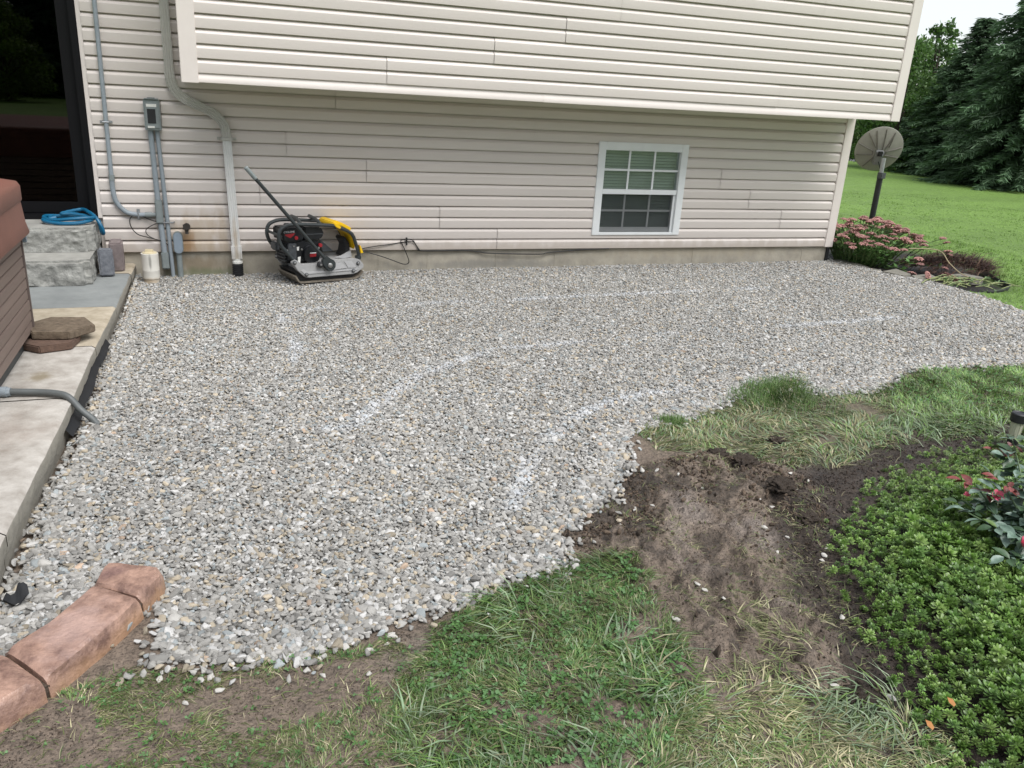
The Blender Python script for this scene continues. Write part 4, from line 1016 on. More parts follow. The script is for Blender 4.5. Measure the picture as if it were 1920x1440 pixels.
mb = MB(); mb.prism(deck, .0, .055, 'y'); K('side_casting', mb, M['castgrey'], bevel=.004)
mb = MB(); mb.prism(deck, .30, .355, 'y'); K('side_casting', mb, M['castgrey'], bevel=.004)
mb = MB(); mb.prism([(.02, .09), (.33, .10), (.50, .10), (.56, .14), (.54, .168), (.36, .172), (.33, .148), (.02, .150)], .056, .299, 'y'); K('deck', mb, M['castlight'], bevel=.004)
mb = MB(); mb.prism([(-.01, .115), (.03, .078), (.52, .082), (.54, .095), (.05, .10), (.02, .122)], -.006, -.0005, 'y'); K('casting_rib', mb, M['castlight'], bevel=.002)
mb = MB(); mb.prism([(.29, .10), (.31, .155), (.37, .16), (.43, .11)], -.008, -.0062, 'y'); mb.prism([(.40, .165), (.47, .168), (.52, .105), (.44, .108)], -.004, -.0006, 'y'); K('casting_facet', mb, M['castlight'])
for (x, z) in ((-.061, .183), (.044, .076), (.489, .080), (.535, .142)):
    mb = MB(); mb.lathe([(.017, .0), (.017, -.006), (.012, -.008)], (x, -.001, z), 14, 'y'); bo = K('bolt_recess', mb, M['enginegrey'])
    mb = MB(); mb.lathe([(.010, -.0085), (.010, -.013), (.006, -.015)], (x, 0, z), 8, 'y'); K('bolt', mb, M['bolt'], bo)
# handle with its octagonal pivot
mb = MB(); oc = [(.244+.055*math.cos(t), .150+.055*math.sin(t)) for t in [R(22.5+45*k) for k in range(8)]]
oc = [(.200, .215), (.225, .226), (.250, .205), (.283, .190), (.300, .165), (.298, .130), (.275, .102), (.236, .098), (.205, .125), (.178, .165), (.172, .195)]
mb.prism(oc, -.042, -.010, 'y'); K('handle_pivot', mb, M['frame'], bevel=.004)
mb = MB(); mb.lathe([(.021, -.042), (.021, -.048), (.014, -.052), (.006, -.054)], (.244, 0, .149), 14, 'y'); K('pivot_bolt', mb, M['bolt'])
mb = MB(); mb.lathe([(.026, -.012), (.026, -.034), (.02, -.037)], (.161, 0, .158), 14, 'y'); sp = K('handle_stop', mb, M['black'])
mb = MB(); mb.lathe([(.009, -.037), (.009, -.043)], (.161, 0, .158), 8, 'y'); K('bolt', mb, M['bolt'], sp)
hb, ht = Vector((.215, -.026, .195)), Vector((-.466, -.026, .955))
mb = MB(); mb.tube([hb+(ht-hb)*t for t in (0, .3, .6, .9)], [.0125, .015, .015, .015], 12); K('handle_bar', mb, M['frame'])
mb = MB(); mb.tube([hb+(ht-hb)*t for t in (.885, .9, .995, 1.0)], [.015, .0175, .0175, .013], 12); K('handle_grip', mb, M['galv2'])
# roll cage tubes
def cage(y, dx, name):
    P = [(-.052, .20), (-.100, .255), (-.150, .315), (-.172, .37), (-.172, .42), (-.148, .462), (-.09, .486), (-.02, .492), (.10, .487), (.30, .472), (.36, .458), (.47, .412), (.510, .375), (.532, .32), (.556, .25), (.578, .175)]
    mb = MB(); mb.tube(smoothpath([(x+dx, y, z) for x, z in P], 4), .0155, 10); return K(name, mb, M['frame'])
cage(.045, 0, 'cage_tube'); cage(.305, .012, 'cage_tube')
for (p, q) in (((.026, .045, .492), (.075, .335, .515)), ((.208, .045, .480), (.240, .335, .512))):
    mb = MB(); p, q = Vector(p), Vector(q); mb.tube([p, p+(q-p)*.5+Vector((0, 0, .014)), q], [.013, .0165, .0165], 10); K('cross_bar', mb, M['frame'])
mb = MB(); mb.tube([(-.16, .045, .40), (-.148, .305, .40)], .012, 8); K('cross_bar', mb, M['frame'])
mb = MB(); mb.box(.545, .585, .03, .075, .165, .20); K('cage_foot', mb, M['frame'], bevel=.004)
mb = MB(); mb.box(.55, .59, .285, .33, .165, .20); K('cage_foot', mb, M['frame'], bevel=.004)
# yellow belt guard / water tank between the right-hand tubes
def band(pts, y0, y1, th, nm='yellow_cover'):
    up = [(x, z+th/2) for x, z in pts]; dn = [(x-.3*th, z-th/2) for x, z in pts[::-1]]
    mb = MB(); mb.prism(up+dn, y0, y1, 'y'); return K(nm, mb, M['yellow'], bevel=.006)
band([(.322, .478), (.36, .494), (.42, .470), (.50, .428)], .055, .315, .030)
band([(.470, .425), (.515, .385), (.535, .325), (.55, .265)], .075, .280, .034)
mb = MB(); mb.prism([(.318, .486), (.345, .498), (.388, .455), (.372, .440), (.33, .462)], .026, .062, 'y'); K('yellow_clip', mb, M['yellow'], bevel=.004)
mb = MB(); mb.prism([(.562, .295), (.574, .29), (.602, .225), (.575, .222)], .02, .07, 'y'); K('yellow_clip', mb, M['yellow'], bevel=.003)
mb = MB(); mb.prism([(.47, .36), (.515, .30), (.53, .20), (.50, .175), (.45, .185), (.475, .22), (.485, .28), (.45, .34)], .12, .26, 'y'); K('rear_guard', mb, M['black'], bevel=.005)
mb = MB(); mb.prism([(.27, .325), (.285, .322), (.40, .222), (.30, .218)], .20, .29, 'y'); K('guard_plate', mb, M['enginegrey'], bevel=.003)
mb = MB(); mb.prism([(.37, .185), (.43, .195), (.52, .235), (.53, .18), (.45, .172)], .10, .12, 'y'); K('bracket', mb, M['castlight'])
# engine
mb = MB(); mb.prism([(-.125, .455), (.05, .458), (.062, .44), (.062, .36), (.045, .345), (-.11, .345), (-.128, .37)], .075, .27, 'y'); ft = K('fuel_tank', mb, M['engine'], bevel=.010)
mb = MB(); mb.prism([(.066, .462), (.215, .458), (.242, .425), (.246, .39), (.215, .352), (.08, .345), (.066, .36)], .07, .26, 'y'); af = K('air_filter', mb, M['engine'], bevel=.010)
mb = MB(); mb.box(.075, .235, .066, .0695, .398, .404); K('filter_seam', mb, M['enginegrey'], af)
mb = MB(); mb.box(-.10, .215, .085, .27, .16, .345); K('crankcase', mb, M['engine'], bevel=.012)
mb = MB(); mb.lathe([(.078, .085), (.080, .07), (.072, .052), (.03, .046)], (.128, 0, .232), 24, 'y'); rc = K('recoil_starter', mb, M['engine'])
for k in range(12):
    t = R(30*k+10); mb = MB(); c_, s_ = math.cos(t), math.sin(t)
    mb.add([(.128+.045*c_-.004*s_, .0515, .232+.045*s_+.004*c_), (.128+.07*c_-.004*s_, .0535, .232+.07*s_+.004*c_), (.128+.07*c_+.004*s_, .0535, .232+.07*s_-.004*c_), (.128+.045*c_+.004*s_, .0515, .232+.045*s_-.004*c_)], [(0, 1, 2, 3)])
    K('cooling_slot', mb, M['enginegrey'], rc)
mb = MB(); mb.box(-.085, -.01, .060, .084, .19, .33); K('carburettor', mb, M['enginegrey'], bevel=.006)
for (x, z, w, h) in ((-.012, .30, .022, .03), (-.004, .215, .026, .05)):
    mb = MB(); mb.prism([(x, z), (x+w, z+.004), (x+w*.8, z-h), (x+w*.1, z-h*.9)], .055, .0595, 'y'); K('tag_plate', mb, M['sticker'])
for (x, z) in ((-.098, .278), (.032, .28), (.188, .285), (-.04, .31)):
    mb = MB(); mb.lathe([(.008, .062), (.008, .050)], (x, 0, z), 8, 'y'); K('bolt', mb, M['bolt'])
mb = MB(); mb.lathe([(.016, .075), (.016, .056)], (.208, 0, .305), 12, 'y'); K('switch', mb, M['red'])
for k in range(5):
    mb = MB(); mb.box(-.115+.0, -.06, .088, .26, .18+k*.026, .188+k*.026); K('cooling_fin', mb, M['enginegrey'])
mb = MB(); mb.prism([(-.112, .405), (-.018, .415), (-.03, .398), (-.06, .375), (-.095, .392)], .0725, .0745, 'y'); K('red_decal', mb, M['red'], ft)
mb = MB(); mb.lathe([(.016, .0745), (.016, .068)], (-.008, 0, .375), 14, 'y'); K('fuel_knob', mb, M['red'], ft)
mb = MB(); mb.prism([(.10, .238), (.160, .242), (.157, .215), (.103, .212)], .0435, .0455, 'y'); K('red_decal', mb, M['red'], rc)
mb = MB(); mb.box(.102, .158, .0435, .0455, .243, .249); K('white_decal', mb, M['whitepaint'], rc)
fc = bpy.data.curves.new('tank_lettering', 'FONT'); fc.body = 'CYCLONE'; fc.size = .021; fc.extrude = .0004; fc.materials.append(M['whitepaint'])
fo = bpy.data.objects.new('tank_lettering', fc); COL.objects.link(fo); me_ = bpy.data.meshes.new_from_object(fo); bpy.data.objects.remove(fo); fo = link('tank_lettering', me_, ft); fo.location = (-.118, .0722, .418); fo.rotation_euler = (R(90), R(-2), 0)
mb = MB(); mb.lathe([(.03, 0), (.032, .02), (.028, .03)], (-.04, .17, .452), 16); K('fuel_cap', mb, M['black'], ft)
mb = MB(); mb.box(-.160, -.118, .14, .25, .26, .33); K('muffler', mb, M['enginegrey'], bevel=.012)

# ------------------------------------------------------------------ satellite dish
sdx = thing('satellite_dish', (6.93, .80, -.25), 'grey satellite dish seen from behind on a black sleeved pole', 'dish')
ptop = Vector((-.005, 0, .93))
mb = MB(); prof = []
for k in range(50): prof += [(.036, .0+k*.0195), (.036, .012+k*.0195), (.0335, .0135+k*.0195), (.0335, .018+k*.0195)]
mb.lathe(prof, (0, 0, 0), 16); K('pole_sleeve', mb, M['black'], sdx)
mb = MB(); mb.tube([(0, 0, .85), (0, 0, 1.17)], .026, 12); K('pole', mb, M['metal'], sdx)
mb = MB(); mb.box(-.035, .035, -.05, .02, .93, 1.0); mb.lathe([(.012, -.055), (.012, -.06)], (-.03, 0, .965), 8, 'y'); K('clamp', mb, M['enginegrey'], sdx, bevel=.004)
dn = Vector((.42, .80, .42)).normalized()          # boresight, away from the house
dc = Vector((.0, .10, 1.245))
dq = dn.to_track_quat('Z', 'Y').to_matrix().to_4x4(); DM = Matrix.Translation(dc) @ dq
mb = MB(); n = 40; v = []; rings = [(0, 0), (.06, .002), (.12, .008), (.18, .019), (.235, .033), (.275, .046), (.286, .050), (.288, .054), (.280, .055), (.235, .041), (.12, .015), (0, .006)]
for (r_, h) in rings:
    for j in range(n): t = 2*math.pi*j/n; v.append(DM @ Vector((r_*math.cos(t)*.97, r_*math.sin(t)*1.03, h)))
mb.add(v, [(i*n+j, i*n+(j+1) % n, (i+1)*n+(j+1) % n, (i+1)*n+j) for i in range(len(rings)-1) for j in range(n)])
K('reflector', mb, M['dishback'], sdx)
def dpt(x, y): r2 = x*x+y*y; return DM @ Vector((x, y, r2/.275**2*.046-.006))
for (a, b_) in (((-.03, .02), (-.02, .27)), ((.03, .02), (.09, .25)), ((-.06, .03), (-.13, .235)), ((-.08, .0), (-.265, .05)), ((-.13, .235), (-.10, .05)), ((.08, .0), (.26, .07)), ((.05, .04), (.17, .21)), ((-.07, -.05), (-.25, -.09)), ((.07, -.05), (.25, -.08)), ((-.05, -.09), (-.12, -.24)), ((.05, -.09), (.13, -.235)), ((-.07, -.05), (-.08, 0)), ((.07, -.05), (.08, 0))):
    mb = MB(); ps = [dpt(a[0]+(b_[0]-a[0])*t, a[1]+(b_[1]-a[1])*t) for t in np.linspace(0, 1, 6)]; mb.tube(ps, .0065, 6); K('rib', mb, M['dishrib'], sdx)
mb = MB(); v = [DM @ Vector((x, y, z)) for z in (-.06, .004) for y in (-.16, .02) for x in (-.045, .045)]; mb.add(v, [(0, 2, 3, 1), (4, 5, 7, 6), (0, 1, 5, 4), (2, 6, 7, 3), (0, 4, 6, 2), (1, 3, 7, 5)]); K('mount_bracket', mb, M['metal'], sdx, bevel=.006)
mb = MB(); v = [DM @ Vector((x, y, z)) for z in (-.075, -.058) for y in (-.03, .03) for x in (-.028, .028)]; mb.add(v, [(0, 2, 3, 1), (4, 5, 7, 6), (0, 1, 5, 4), (2, 6, 7, 3), (0, 4, 6, 2), (1, 3, 7, 5)]); K('mount_slot', mb, M['black'], sdx)
mb = MB(); mb.tube(smoothpath([(.0, .08, 1.12), (.04, .06, 1.02), (.03, .0, .93), (.0, -.035, .93)], 5), .006, 6); K('coax_lead', mb, M['rubber'], sdx)

# ------------------------------------------------------------------ border stones, edging
def flat(pts, z0, z1, label):
    c = Vector((sum(p[0] for p in pts)/len(pts), sum(p[1] for p in pts)/len(pts), z0))
    mb = MB(); mb.prism([(p[0]-c.x, p[1]-c.y) for p in pts], 0, z1-z0); o = mb.build('flat_stone', M['flat'], None, bevel=.006, loc=c); tag(o, label, 'stone', 'flat border stones')
flat([(5.735, .05), (5.99, .07), (5.935, -.37), (5.72, -.31)], -.245, -.168, 'flat border stone nearest the house corner')
flat([(5.735, -.335), (5.945, -.395), (5.985, -.50), (5.85, -.60)], -.245, -.172, 'small flat border stone next to the sedum stems')
flat([(5.865, -.63), (6.16, -.52), (6.11, -.79), (5.94, -.86)], -.245, -.155, 'flat border stone below the middle of the sedum')
flat([(6.10, -.80), (6.40, -.76), (6.35, -.90), (6.02, -.95)], -.24, -.165, 'pale flat border stone between sedum and brown heap')
flat([(6.55, -.86), (6.84, -.80), (6.88, -1.03), (6.72, -1.02)], -.24, -.155, 'thin grey flat stone in front of the brown heap')
EP = [(7.95, .30), (7.75, -.02), (7.45, -.5), (7.18, -.9), (7.09, -1.05), (7.06, -1.14), (6.99, -1.25), (6.92, -1.30), (6.80, -1.38), (6.68, -1.44), (6.5, -1.49), (6.40, -1.49)]
ps = smoothpath([(a, b, 0) for a, b in EP], 4); v = []
for q in ps: zt = float(soil(q.x, q.y)); zt = -.214; v += [(q.x, q.y, zt-.08), (q.x, q.y, zt+.030), (q.x+.006, q.y-.004, zt+.034), (q.x+.012, q.y-.007, zt+.030), (q.x+.010, q.y-.006, zt-.08)]
mb = MB(); mb.add(v, [(i*5+j, (i+1)*5+j, (i+1)*5+j+1, i*5+j+1) for i in range(len(ps)-1) for j in range(4)])
o = mb.build('garden_edging', M['black'], None, smooth=30); tag(o, 'black plastic garden edging curving round the flower bed end', 'edging')

# ------------------------------------------------------------------ blades, leaves
def blade_mesh(base, dirn, length, width, lean, col, droop=.6):
    """grass blades: 5 verts, 3 triangles-quads each. base n x 3, dirn angle, lean 0 upright .. 1 lying"""
    n = len(base); d = np.stack([np.cos(dirn), np.sin(dirn), np.zeros(n)], 1); s = np.stack([-np.sin(dirn), np.cos(dirn), np.zeros(n)], 1)
    upv = np.array([0, 0, 1.0])
    L = length[:, None]; ln = lean[:, None]; w = width[:, None]
    mid = base+L*.5*(upv*(1-ln*.85)+d*ln*.8)
    tip = base+L*(upv*(1-ln)*(1-droop*.4)+d*(ln*.95+.15)+upv*.02)
    V = np.stack([base-s*w*.5, base+s*w*.5, mid-s*w*.45, mid+s*w*.45, tip], 1).reshape(-1, 3)
    o = np.arange(n)[:, None]*5
    F4 = o+np.array([[0, 1, 3, 2]]); F3 = o+np.array([[2, 3, 4]])
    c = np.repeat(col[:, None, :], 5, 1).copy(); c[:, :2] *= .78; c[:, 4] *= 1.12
    return V, F4, F3, c.reshape(-1, 3)
class Leaves:
    def __init__(s): s.V = []; s.F = {3: [], 4: []}; s.C = []; s.n = 0
    def add(s, V, Fs, c):
        for f in Fs:
            if len(f): s.F[f.shape[1]].append(f+s.n)
        s.V.append(V); s.C.append(c); s.n += len(V)
    def mesh(s, name, m, smooth=False): return npmesh(name, np.concatenate(s.V), [np.concatenate(f) for f in s.F.values() if f], np.concatenate(s.C), [m], smooth)
def inpoly(poly, n, rg, grow=.03):
    P = np.array(poly); lo = P.min(0)-.1; hi = P.max(0)+.1; out = np.zeros((0, 2))
    while len(out) < n:
        q = rg.uniform(lo, hi, (n*2, 2)); q = q[sdist(q[:, 0], q[:, 1], poly)+.08*(fbm(q[:, 0]*6, q[:, 1]*6, 8, 3)-.5) < grow]; out = np.concatenate([out, q])
    return out[:n]
GREENS = np.array([[.075, .145, .036], [.105, .185, .048], [.145, .235, .066], [.085, .13, .045], [.18, .255, .10]])
PALE = np.array([[.22, .29, .17], [.27, .33, .22], [.18, .26, .15]])
STRAW = np.array([[.33, .30, .18], [.27, .25, .15], [.40, .37, .24], [.19, .18, .09]])
OLIVE = np.array([[.13, .15, .06], [.165, .185, .08], [.10, .12, .045]])
def pick(pal, n, rg): return pal[rg.integers(0, len(pal), n)]*rg.uniform(.75, 1.25, (n, 1))
def grass(L, q, rg, lmin, lmax, wmin, wmax, lmean, pals, probs, dirbias=None, zoff=-.004):
    n = len(q); z = soil(q[:, 0], q[:, 1])+zoff
    fld = 2*math.pi*fbm(q[:, 0]*3.5, q[:, 1]*3.5, 77, 2)*2.2
    dr = fld+rg.normal(0, .7, n) if dirbias is None else dirbias+rg.normal(0, .5, n)+.6*(fld-3)
    ln = np.clip(rg.normal(lmean, .18, n), .05, .98)
    k = rg.choice(len(pals), n, p=probs); col = np.zeros((n, 3))
    for i, pl in enumerate(pals): mk = k == i; col[mk] = pick(pl, mk.sum(), rg)
    col *= 1.12*(.50+1.0*fbm(q[:, 0]*9, q[:, 1]*9, 222, 3))[:, None]*(.7+.6*fbm(q[:, 0]*1.1, q[:, 1]*1.1, 223, 2))[:, None]
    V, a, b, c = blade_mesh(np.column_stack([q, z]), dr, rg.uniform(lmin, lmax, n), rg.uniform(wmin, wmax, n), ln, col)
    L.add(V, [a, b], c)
def clover(L, q, rg, s0, s1, h=.02):
    n = len(q); z = soil(q[:, 0], q[:, 1])+rg.uniform(.006, h, n)
    for k in range(3):
        t = rg.uniform(0, 6.28, n) if k == 0 else t+2.09
        s = rg.uniform(s0, s1, n) if k == 0 else s
        if k == 0: col = pick(np.array([[.065, .15, .040], [.09, .19, .055], [.12, .23, .09]]), n, rg); tl = rg.normal(.0, .35, (n, 2))
        c = np.column_stack([q, z]); d = np.stack([np.cos(t), np.sin(t), tl[:, 0]], 1)*s[:, None]; sd_ = np.stack([-np.sin(t), np.cos(t), tl[:, 1]], 1)*s[:, None]
        V = np.stack([c, c+d*.55-sd_*.45, c+d, c+d*.55+sd_*.45], 1).reshape(-1, 3); f = np.arange(n)[:, None]*4+np.array([[0, 1, 2, 3]])
        L.add(V, [f], np.repeat(col, 4, 0))
rg = np.random.default_rng(5)
# lush patch in front
L = Leaves()
q = inpoly(A_LUSH, 26000, rg, .02); q = q[fbm(q[:, 0]*6, q[:, 1]*6, 13, 3)+rg.normal(0, .05, len(q)) > .37]
grass(L, q, rg, .025, .085, .0016, .0042, .66, [GREENS, OLIVE, STRAW, PALE], [.58, .24, .11, .07])
q = inpoly(A_LUSH, 2200, rg, -.02); q = q[fbm(q[:, 0]*3.2, q[:, 1]*3.2, 43, 2) > .47]
grass(L, q, rg, .08, .18, .0035, .0072, .82, [GREENS, PALE, STRAW], [.50, .40, .10])
q = inpoly(A_LUSH, 1900, rg, -.01); q = q[fbm(q[:, 0]*4, q[:, 1]*4, 23, 3) > .44]
clover(L, q, rg, .008, .017)
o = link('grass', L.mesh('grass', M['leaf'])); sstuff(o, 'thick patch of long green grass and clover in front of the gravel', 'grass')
# trodden sparse grass on the mud, bottom left
L = Leaves()
q = inpoly(B_SPARSE, 20000, rg, .0); w = fbm(q[:, 0]*3.4, q[:, 1]*3.4, 63, 4)+.10*sstep(-5.45, -5.8, q[:, 1])
q = q[(w > .425) | (rg.random(len(q)) < .10)]
grass(L, q, rg, .018, .065, .0014, .0034, .80, [GREENS, OLIVE, STRAW], [.28, .46, .26])
q = q[::22]; clover(L, q, rg, .006, .011)
q = inpoly(MUD, 9000, rg, .03); w = fbm(q[:, 0]*5, q[:, 1]*5, 64, 4); q = q[(w > .565) | (rg.random(len(q)) < .13)]
grass(L, q, rg, .015, .065, .0012, .0032, .86, [OLIVE, STRAW, GREENS], [.42, .40, .18])
o = link('sparse_grass', L.mesh('sparse_grass', M['leaf'])); sstuff(o, 'trodden sparse grass tufts on the bare mud', 'grass')
# straw coloured flattened grass, bottom right
L = Leaves()
q = inpoly(D_STRAW, 7500, rg, .06); w = fbm(q[:, 0]*4, q[:, 1]*4, 83, 3); q = q[w > .34]
grass(L, q, rg, .03, .11, .0018, .0048, .91, [STRAW, OLIVE, PALE, GREENS], [.36, .36, .12, .16])
q = np.array([(.86, -6.02)])+rg.normal(0, .05, (240, 2)); grass(L, q, rg, .10, .20, .003, .0068, .78, [PALE, GREENS], [.75, .25], dirbias=-.4)
q = np.array([(.80, -5.62)])+rg.normal(0, .07, (320, 2)); grass(L, q, rg, .03, .12, .002, .0055, .9, [OLIVE, STRAW], [.6, .4])
q = np.array([(.62, -5.94)])+rg.normal(0, .11, (700, 2)); grass(L, q, rg, .03, .12, .002, .0055, .9, [OLIVE, STRAW, GREENS], [.4, .4, .2])
mm = np.array(MULCH); t = rg.uniform(0, len(mm)-1.001, 1100); i_ = t.astype(int); q = mm[i_]+(mm[i_+1]-mm[i_])*(t-i_)[:, None]+rg.normal(0, .09, (1100, 2)); q = q[fbm(q[:, 0]*5, q[:, 1]*5, 201, 3) > .5]
grass(L, q, rg, .02, .09, .0012, .0034, .90, [OLIVE, STRAW, GREENS], [.5, .3, .2])
o = link('flattened_grass', L.mesh('flattened_grass', M['leafdull'])); sstuff(o, 'flattened yellowed grass at the muddy track end', 'grass')
# right-hand strip between gravel and bed
L = Leaves()
q = inpoly(E_RIGHT, 38000, rg, -.01); g_ = sstep(.25, -.15, sdist(q[:, 0], q[:, 1], E_GREEN)); w = fbm(q[:, 0]*3, q[:, 1]*3, 93, 4)
k = (w+.25*g_ > .34); q = q[k]; g_ = g_[k]
q1 = q[rg.random(len(q)) < g_]; q2 = q[rg.random(len(q)) > g_+.1]
grass(L, q1, rg, .035, .10, .003, .007, .50, [GREENS*1.7, PALE, OLIVE], [.70, .14, .16])
grass(L, q2, rg, .04, .12, .003, .007, .84, [STRAW, PALE, OLIVE, GREENS], [.34, .24, .25, .17], dirbias=.3)
q = np.array([(3.0, -4.33)])+rg.normal(0, 1, (700, 2))*np.array([.40, .08]); grass(L, q, rg, .10, .20, .004, .009, .78, [PALE, GREENS], [.45, .55], dirbias=-.6)
for (cx, cy, n_, s_, h0, h1) in ((2.20, -3.70, 1500, .14, .06, .13), (2.42, -3.55, 900, .12, .05, .11), (1.40, -3.93, 420, .035, .05, .10), (1.27, -3.97, 160, .05, .03, .06)):
    q = np.array([(cx, cy)])+rg.normal(0, s_, (n_, 2)); grass(L, q, rg, h0, h1, .002, .004, .30, [GREENS[:2], GREENS], [.6, .4])
q = inpoly(E_GREEN, 1600, rg, -.05); clover(L, q, rg, .010, .018, .05)
o = link('lawn_strip', L.mesh('lawn_strip', M['leaf'])); sstuff(o, 'strip of torn lawn between the gravel and the plant bed', 'grass')
# main lawn to the right of the house
L = Leaves()
def lawnpts(n, x0, x1, y0, y1):
    q = np.column_stack([rg.uniform(x0, x1, n), rg.uniform(y0, y1, n)])
    k = (sdist(q[:, 0], q[:, 1], GRAVEL) > .03) & (sdist(q[:, 0], q[:, 1], BED2) > .02) & ~((q[:, 0] < 5.75) & (q[:, 1] > -.1)) & (sdist(q[:, 0], q[:, 1], BED) > .02)
    return q[k]
LAWN = np.array([[.125, .235, .036], [.155, .275, .045], [.18, .305, .06], [.21, .315, .09]])
q = lawnpts(32000, 5.3, 9.0, -3.6, 2.0); q = q[(q[:, 1] > -3.0) | (q[:, 0] > 6.3)]
grass(L, q, rg, .03, .075, .003, .006, .42, [LAWN, GREENS], [.8, .2])
q = lawnpts(30000, 6.0, 14.5, 0.5, 7.5); grass(L, q, rg, .02, .045, .006, .012, .6, [LAWN], [1.0])
q = np.column_stack([rg.uniform(-2.4, 1.2, 9000), rg.uniform(-8.4, -6.35, 9000)]); q = q[(q[:, 1] < -6.45) | (rg.random(len(q)) < .4)]; grass(L, q, rg, .03, .09, .003, .006, .6, [GREENS, OLIVE], [.75, .25])
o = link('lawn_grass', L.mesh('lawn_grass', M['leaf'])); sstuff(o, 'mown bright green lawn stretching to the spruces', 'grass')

# ------------------------------------------------------------------ ground cover rosettes
def rosette(name, seed):
    rg2 = random.Random(seed); V = []; F = []; Cc = []
    def leaf(az, el, ln, w, z0, sh):
        d = Vector((math.cos(az)*math.cos(el), math.sin(az)*math.cos(el), math.sin(el))); s = Vector((-math.sin(az), math.cos(az), 0)); u_ = d.cross(s)*-1
        b = Vector((0, 0, z0)); o_ = len(V)
        P = [b-s*w*.12, b+s*w*.12, b+d*ln*.6-s*w*.5+u_*w*.10, b+d*ln*.6+u_*-.02*ln, b+d*ln*.6+s*w*.5+u_*w*.10, b+d*ln*.9-s*w*.32-u_*.03*ln, b+d*ln*.9+s*w*.32-u_*.03*ln, b+d*ln-u_*.07*ln]
        V.extend(P); F.extend([(o_, o_+1, o_+3), (o_, o_+3, o_+2), (o_+1, o_+4, o_+3), (o_+2, o_+3, o_+5), (o_+3, o_+4, o_+6), (o_+3, o_+6, o_+5), (o_+5, o_+6, o_+7)])
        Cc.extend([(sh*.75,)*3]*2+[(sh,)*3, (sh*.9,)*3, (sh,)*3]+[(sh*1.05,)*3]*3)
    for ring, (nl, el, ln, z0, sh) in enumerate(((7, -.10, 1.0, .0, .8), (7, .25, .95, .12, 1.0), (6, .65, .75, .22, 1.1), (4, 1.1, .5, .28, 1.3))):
        a0 = rg2.uniform(0, 6)
        for k in range(nl): leaf(a0+k*6.283/nl+rg2.uniform(-.2, .2), el+rg2.uniform(-.15, .15), ln*rg2.uniform(.48, .64), .185*rg2.uniform(.8, 1.2), z0, sh*rg2.uniform(.85, 1.1))
    V.append(Vector((0, .03, .1))); V.append(Vector((.03, -.02, .1))); V.append(Vector((0, 0, -1.2))); Cc.extend([(.6, .6, .4)]*3); F.append((len(V)-3, len(V)-2, len(V)-1))
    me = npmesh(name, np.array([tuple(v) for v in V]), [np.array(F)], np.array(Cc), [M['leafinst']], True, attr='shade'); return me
ROS = [rosette('rosette', 30+k) for k in range(7)]
q = hexpts(.7, 5.4, -6.95, -4.2, .027, .5, rg); sb = sdist(q[:, 0], q[:, 1], BED)+.10*(fbm(q[:, 0]*5, q[:, 1]*5, 8, 3)-.5)
thin = sstep(-4.95, -4.6, q[:, 1])*.45+sstep(-.06, .05, sb)*.4
k = (sb < .13) & (rg.random(len(q)) > thin*.9) & (rg.random(len(q)) > sstep(-.02, .13, sb)*.85) & (fbm(q[:, 0]*3, q[:, 1]*3, 18, 3) > .20+.22*sstep(-5.2, -4.7, q[:, 1])); q = q[k]; sb = sb[k]
n = len(q); dens = sstep(-.02, -.3, sb)*sstep(-4.75, -5.3, q[:, 1])
hgt = .016+.036*dens+.030*(fbm(q[:, 0]*7, q[:, 1]*7, 81, 2)-.5)+rg.normal(0, .009, n)
sc_ = (.028+.018*dens)*np.clip(rg.lognormal(0, .28, n), .5, 1.45)
col = (.75+.5*fbm(q[:, 0]*4, q[:, 1]*4, 44, 3))[:, None]*pick(np.array([[.12, .215, .045], [.155, .27, .06], [.13, .23, .065], [.21, .32, .09]]), n, rg)
yl = sstep(-5.3, -4.6, q[:, 1])[:, None]*rg.uniform(0, .7, (n, 1)); col = col*(1-yl)+yl*np.array([.20, .25, .10])
rot = np.column_stack([rg.normal(0, .32, n), rg.normal(0, .32, n), rg.uniform(0, 6.28, n)])
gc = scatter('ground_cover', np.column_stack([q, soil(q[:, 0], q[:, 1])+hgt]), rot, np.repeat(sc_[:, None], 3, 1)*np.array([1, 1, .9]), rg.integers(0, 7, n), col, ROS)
sstuff(gc, 'low glossy green rosette ground cover filling the planting bed', 'ground cover')
print('rosettes', n)

# ------------------------------------------------------------------ soil crumbs, mulch
CL = [stone_mesh('soil_crumb', 300+k, M['clodi'], .8) for k in range(6)]
def crumbs(name, q, smin, smax, base, label, cat, nbig=None):
    n = len(q); s = smin+(smax-smin)*rg.random(n)**2.6
    if nbig is not None: s[nbig:] = rg.uniform(.002, .0065, n-nbig)
    col = np.array(base)*rg.uniform(.35, 1.75, (n, 1))
    o = scatter(name, np.column_stack([q, soil(q[:, 0], q[:, 1])+s*.15]), rg.uniform(0, 6.28, (n, 3)), np.column_stack([s*rg.uniform(.8, 1.5, n), s, s*.7]), rg.integers(0, 6, n), col, CL)
    return sstuff(o, label, cat)
q = inpoly(MUD, 20000, rg, .05); sg = sdist(q[:, 0], q[:, 1], GRAVEL); dd = dline(q[:, 0], q[:, 1], [(1.247, -4.414), (1.421, -4.514), (1.55, -4.70), (1.48, -4.95), (1.25, -4.62), (.95, -4.62), (.7, -4.85)])
pr_ = np.clip(sstep(.28, .02, sg)+sstep(.22, .02, dd)+.05, 0, 1)*sstep(.40, .6, fbm(q[:, 0]*8, q[:, 1]*8, 35, 3)); q = q[rg.random(len(q)) < pr_]
q2 = np.concatenate([inpoly(MUD, 9000, rg, .05), inpoly(B_SPARSE, 9000, rg, .05)]); q2 = q2[fbm(q2[:, 0]*6, q2[:, 1]*6, 135, 3) > .42]
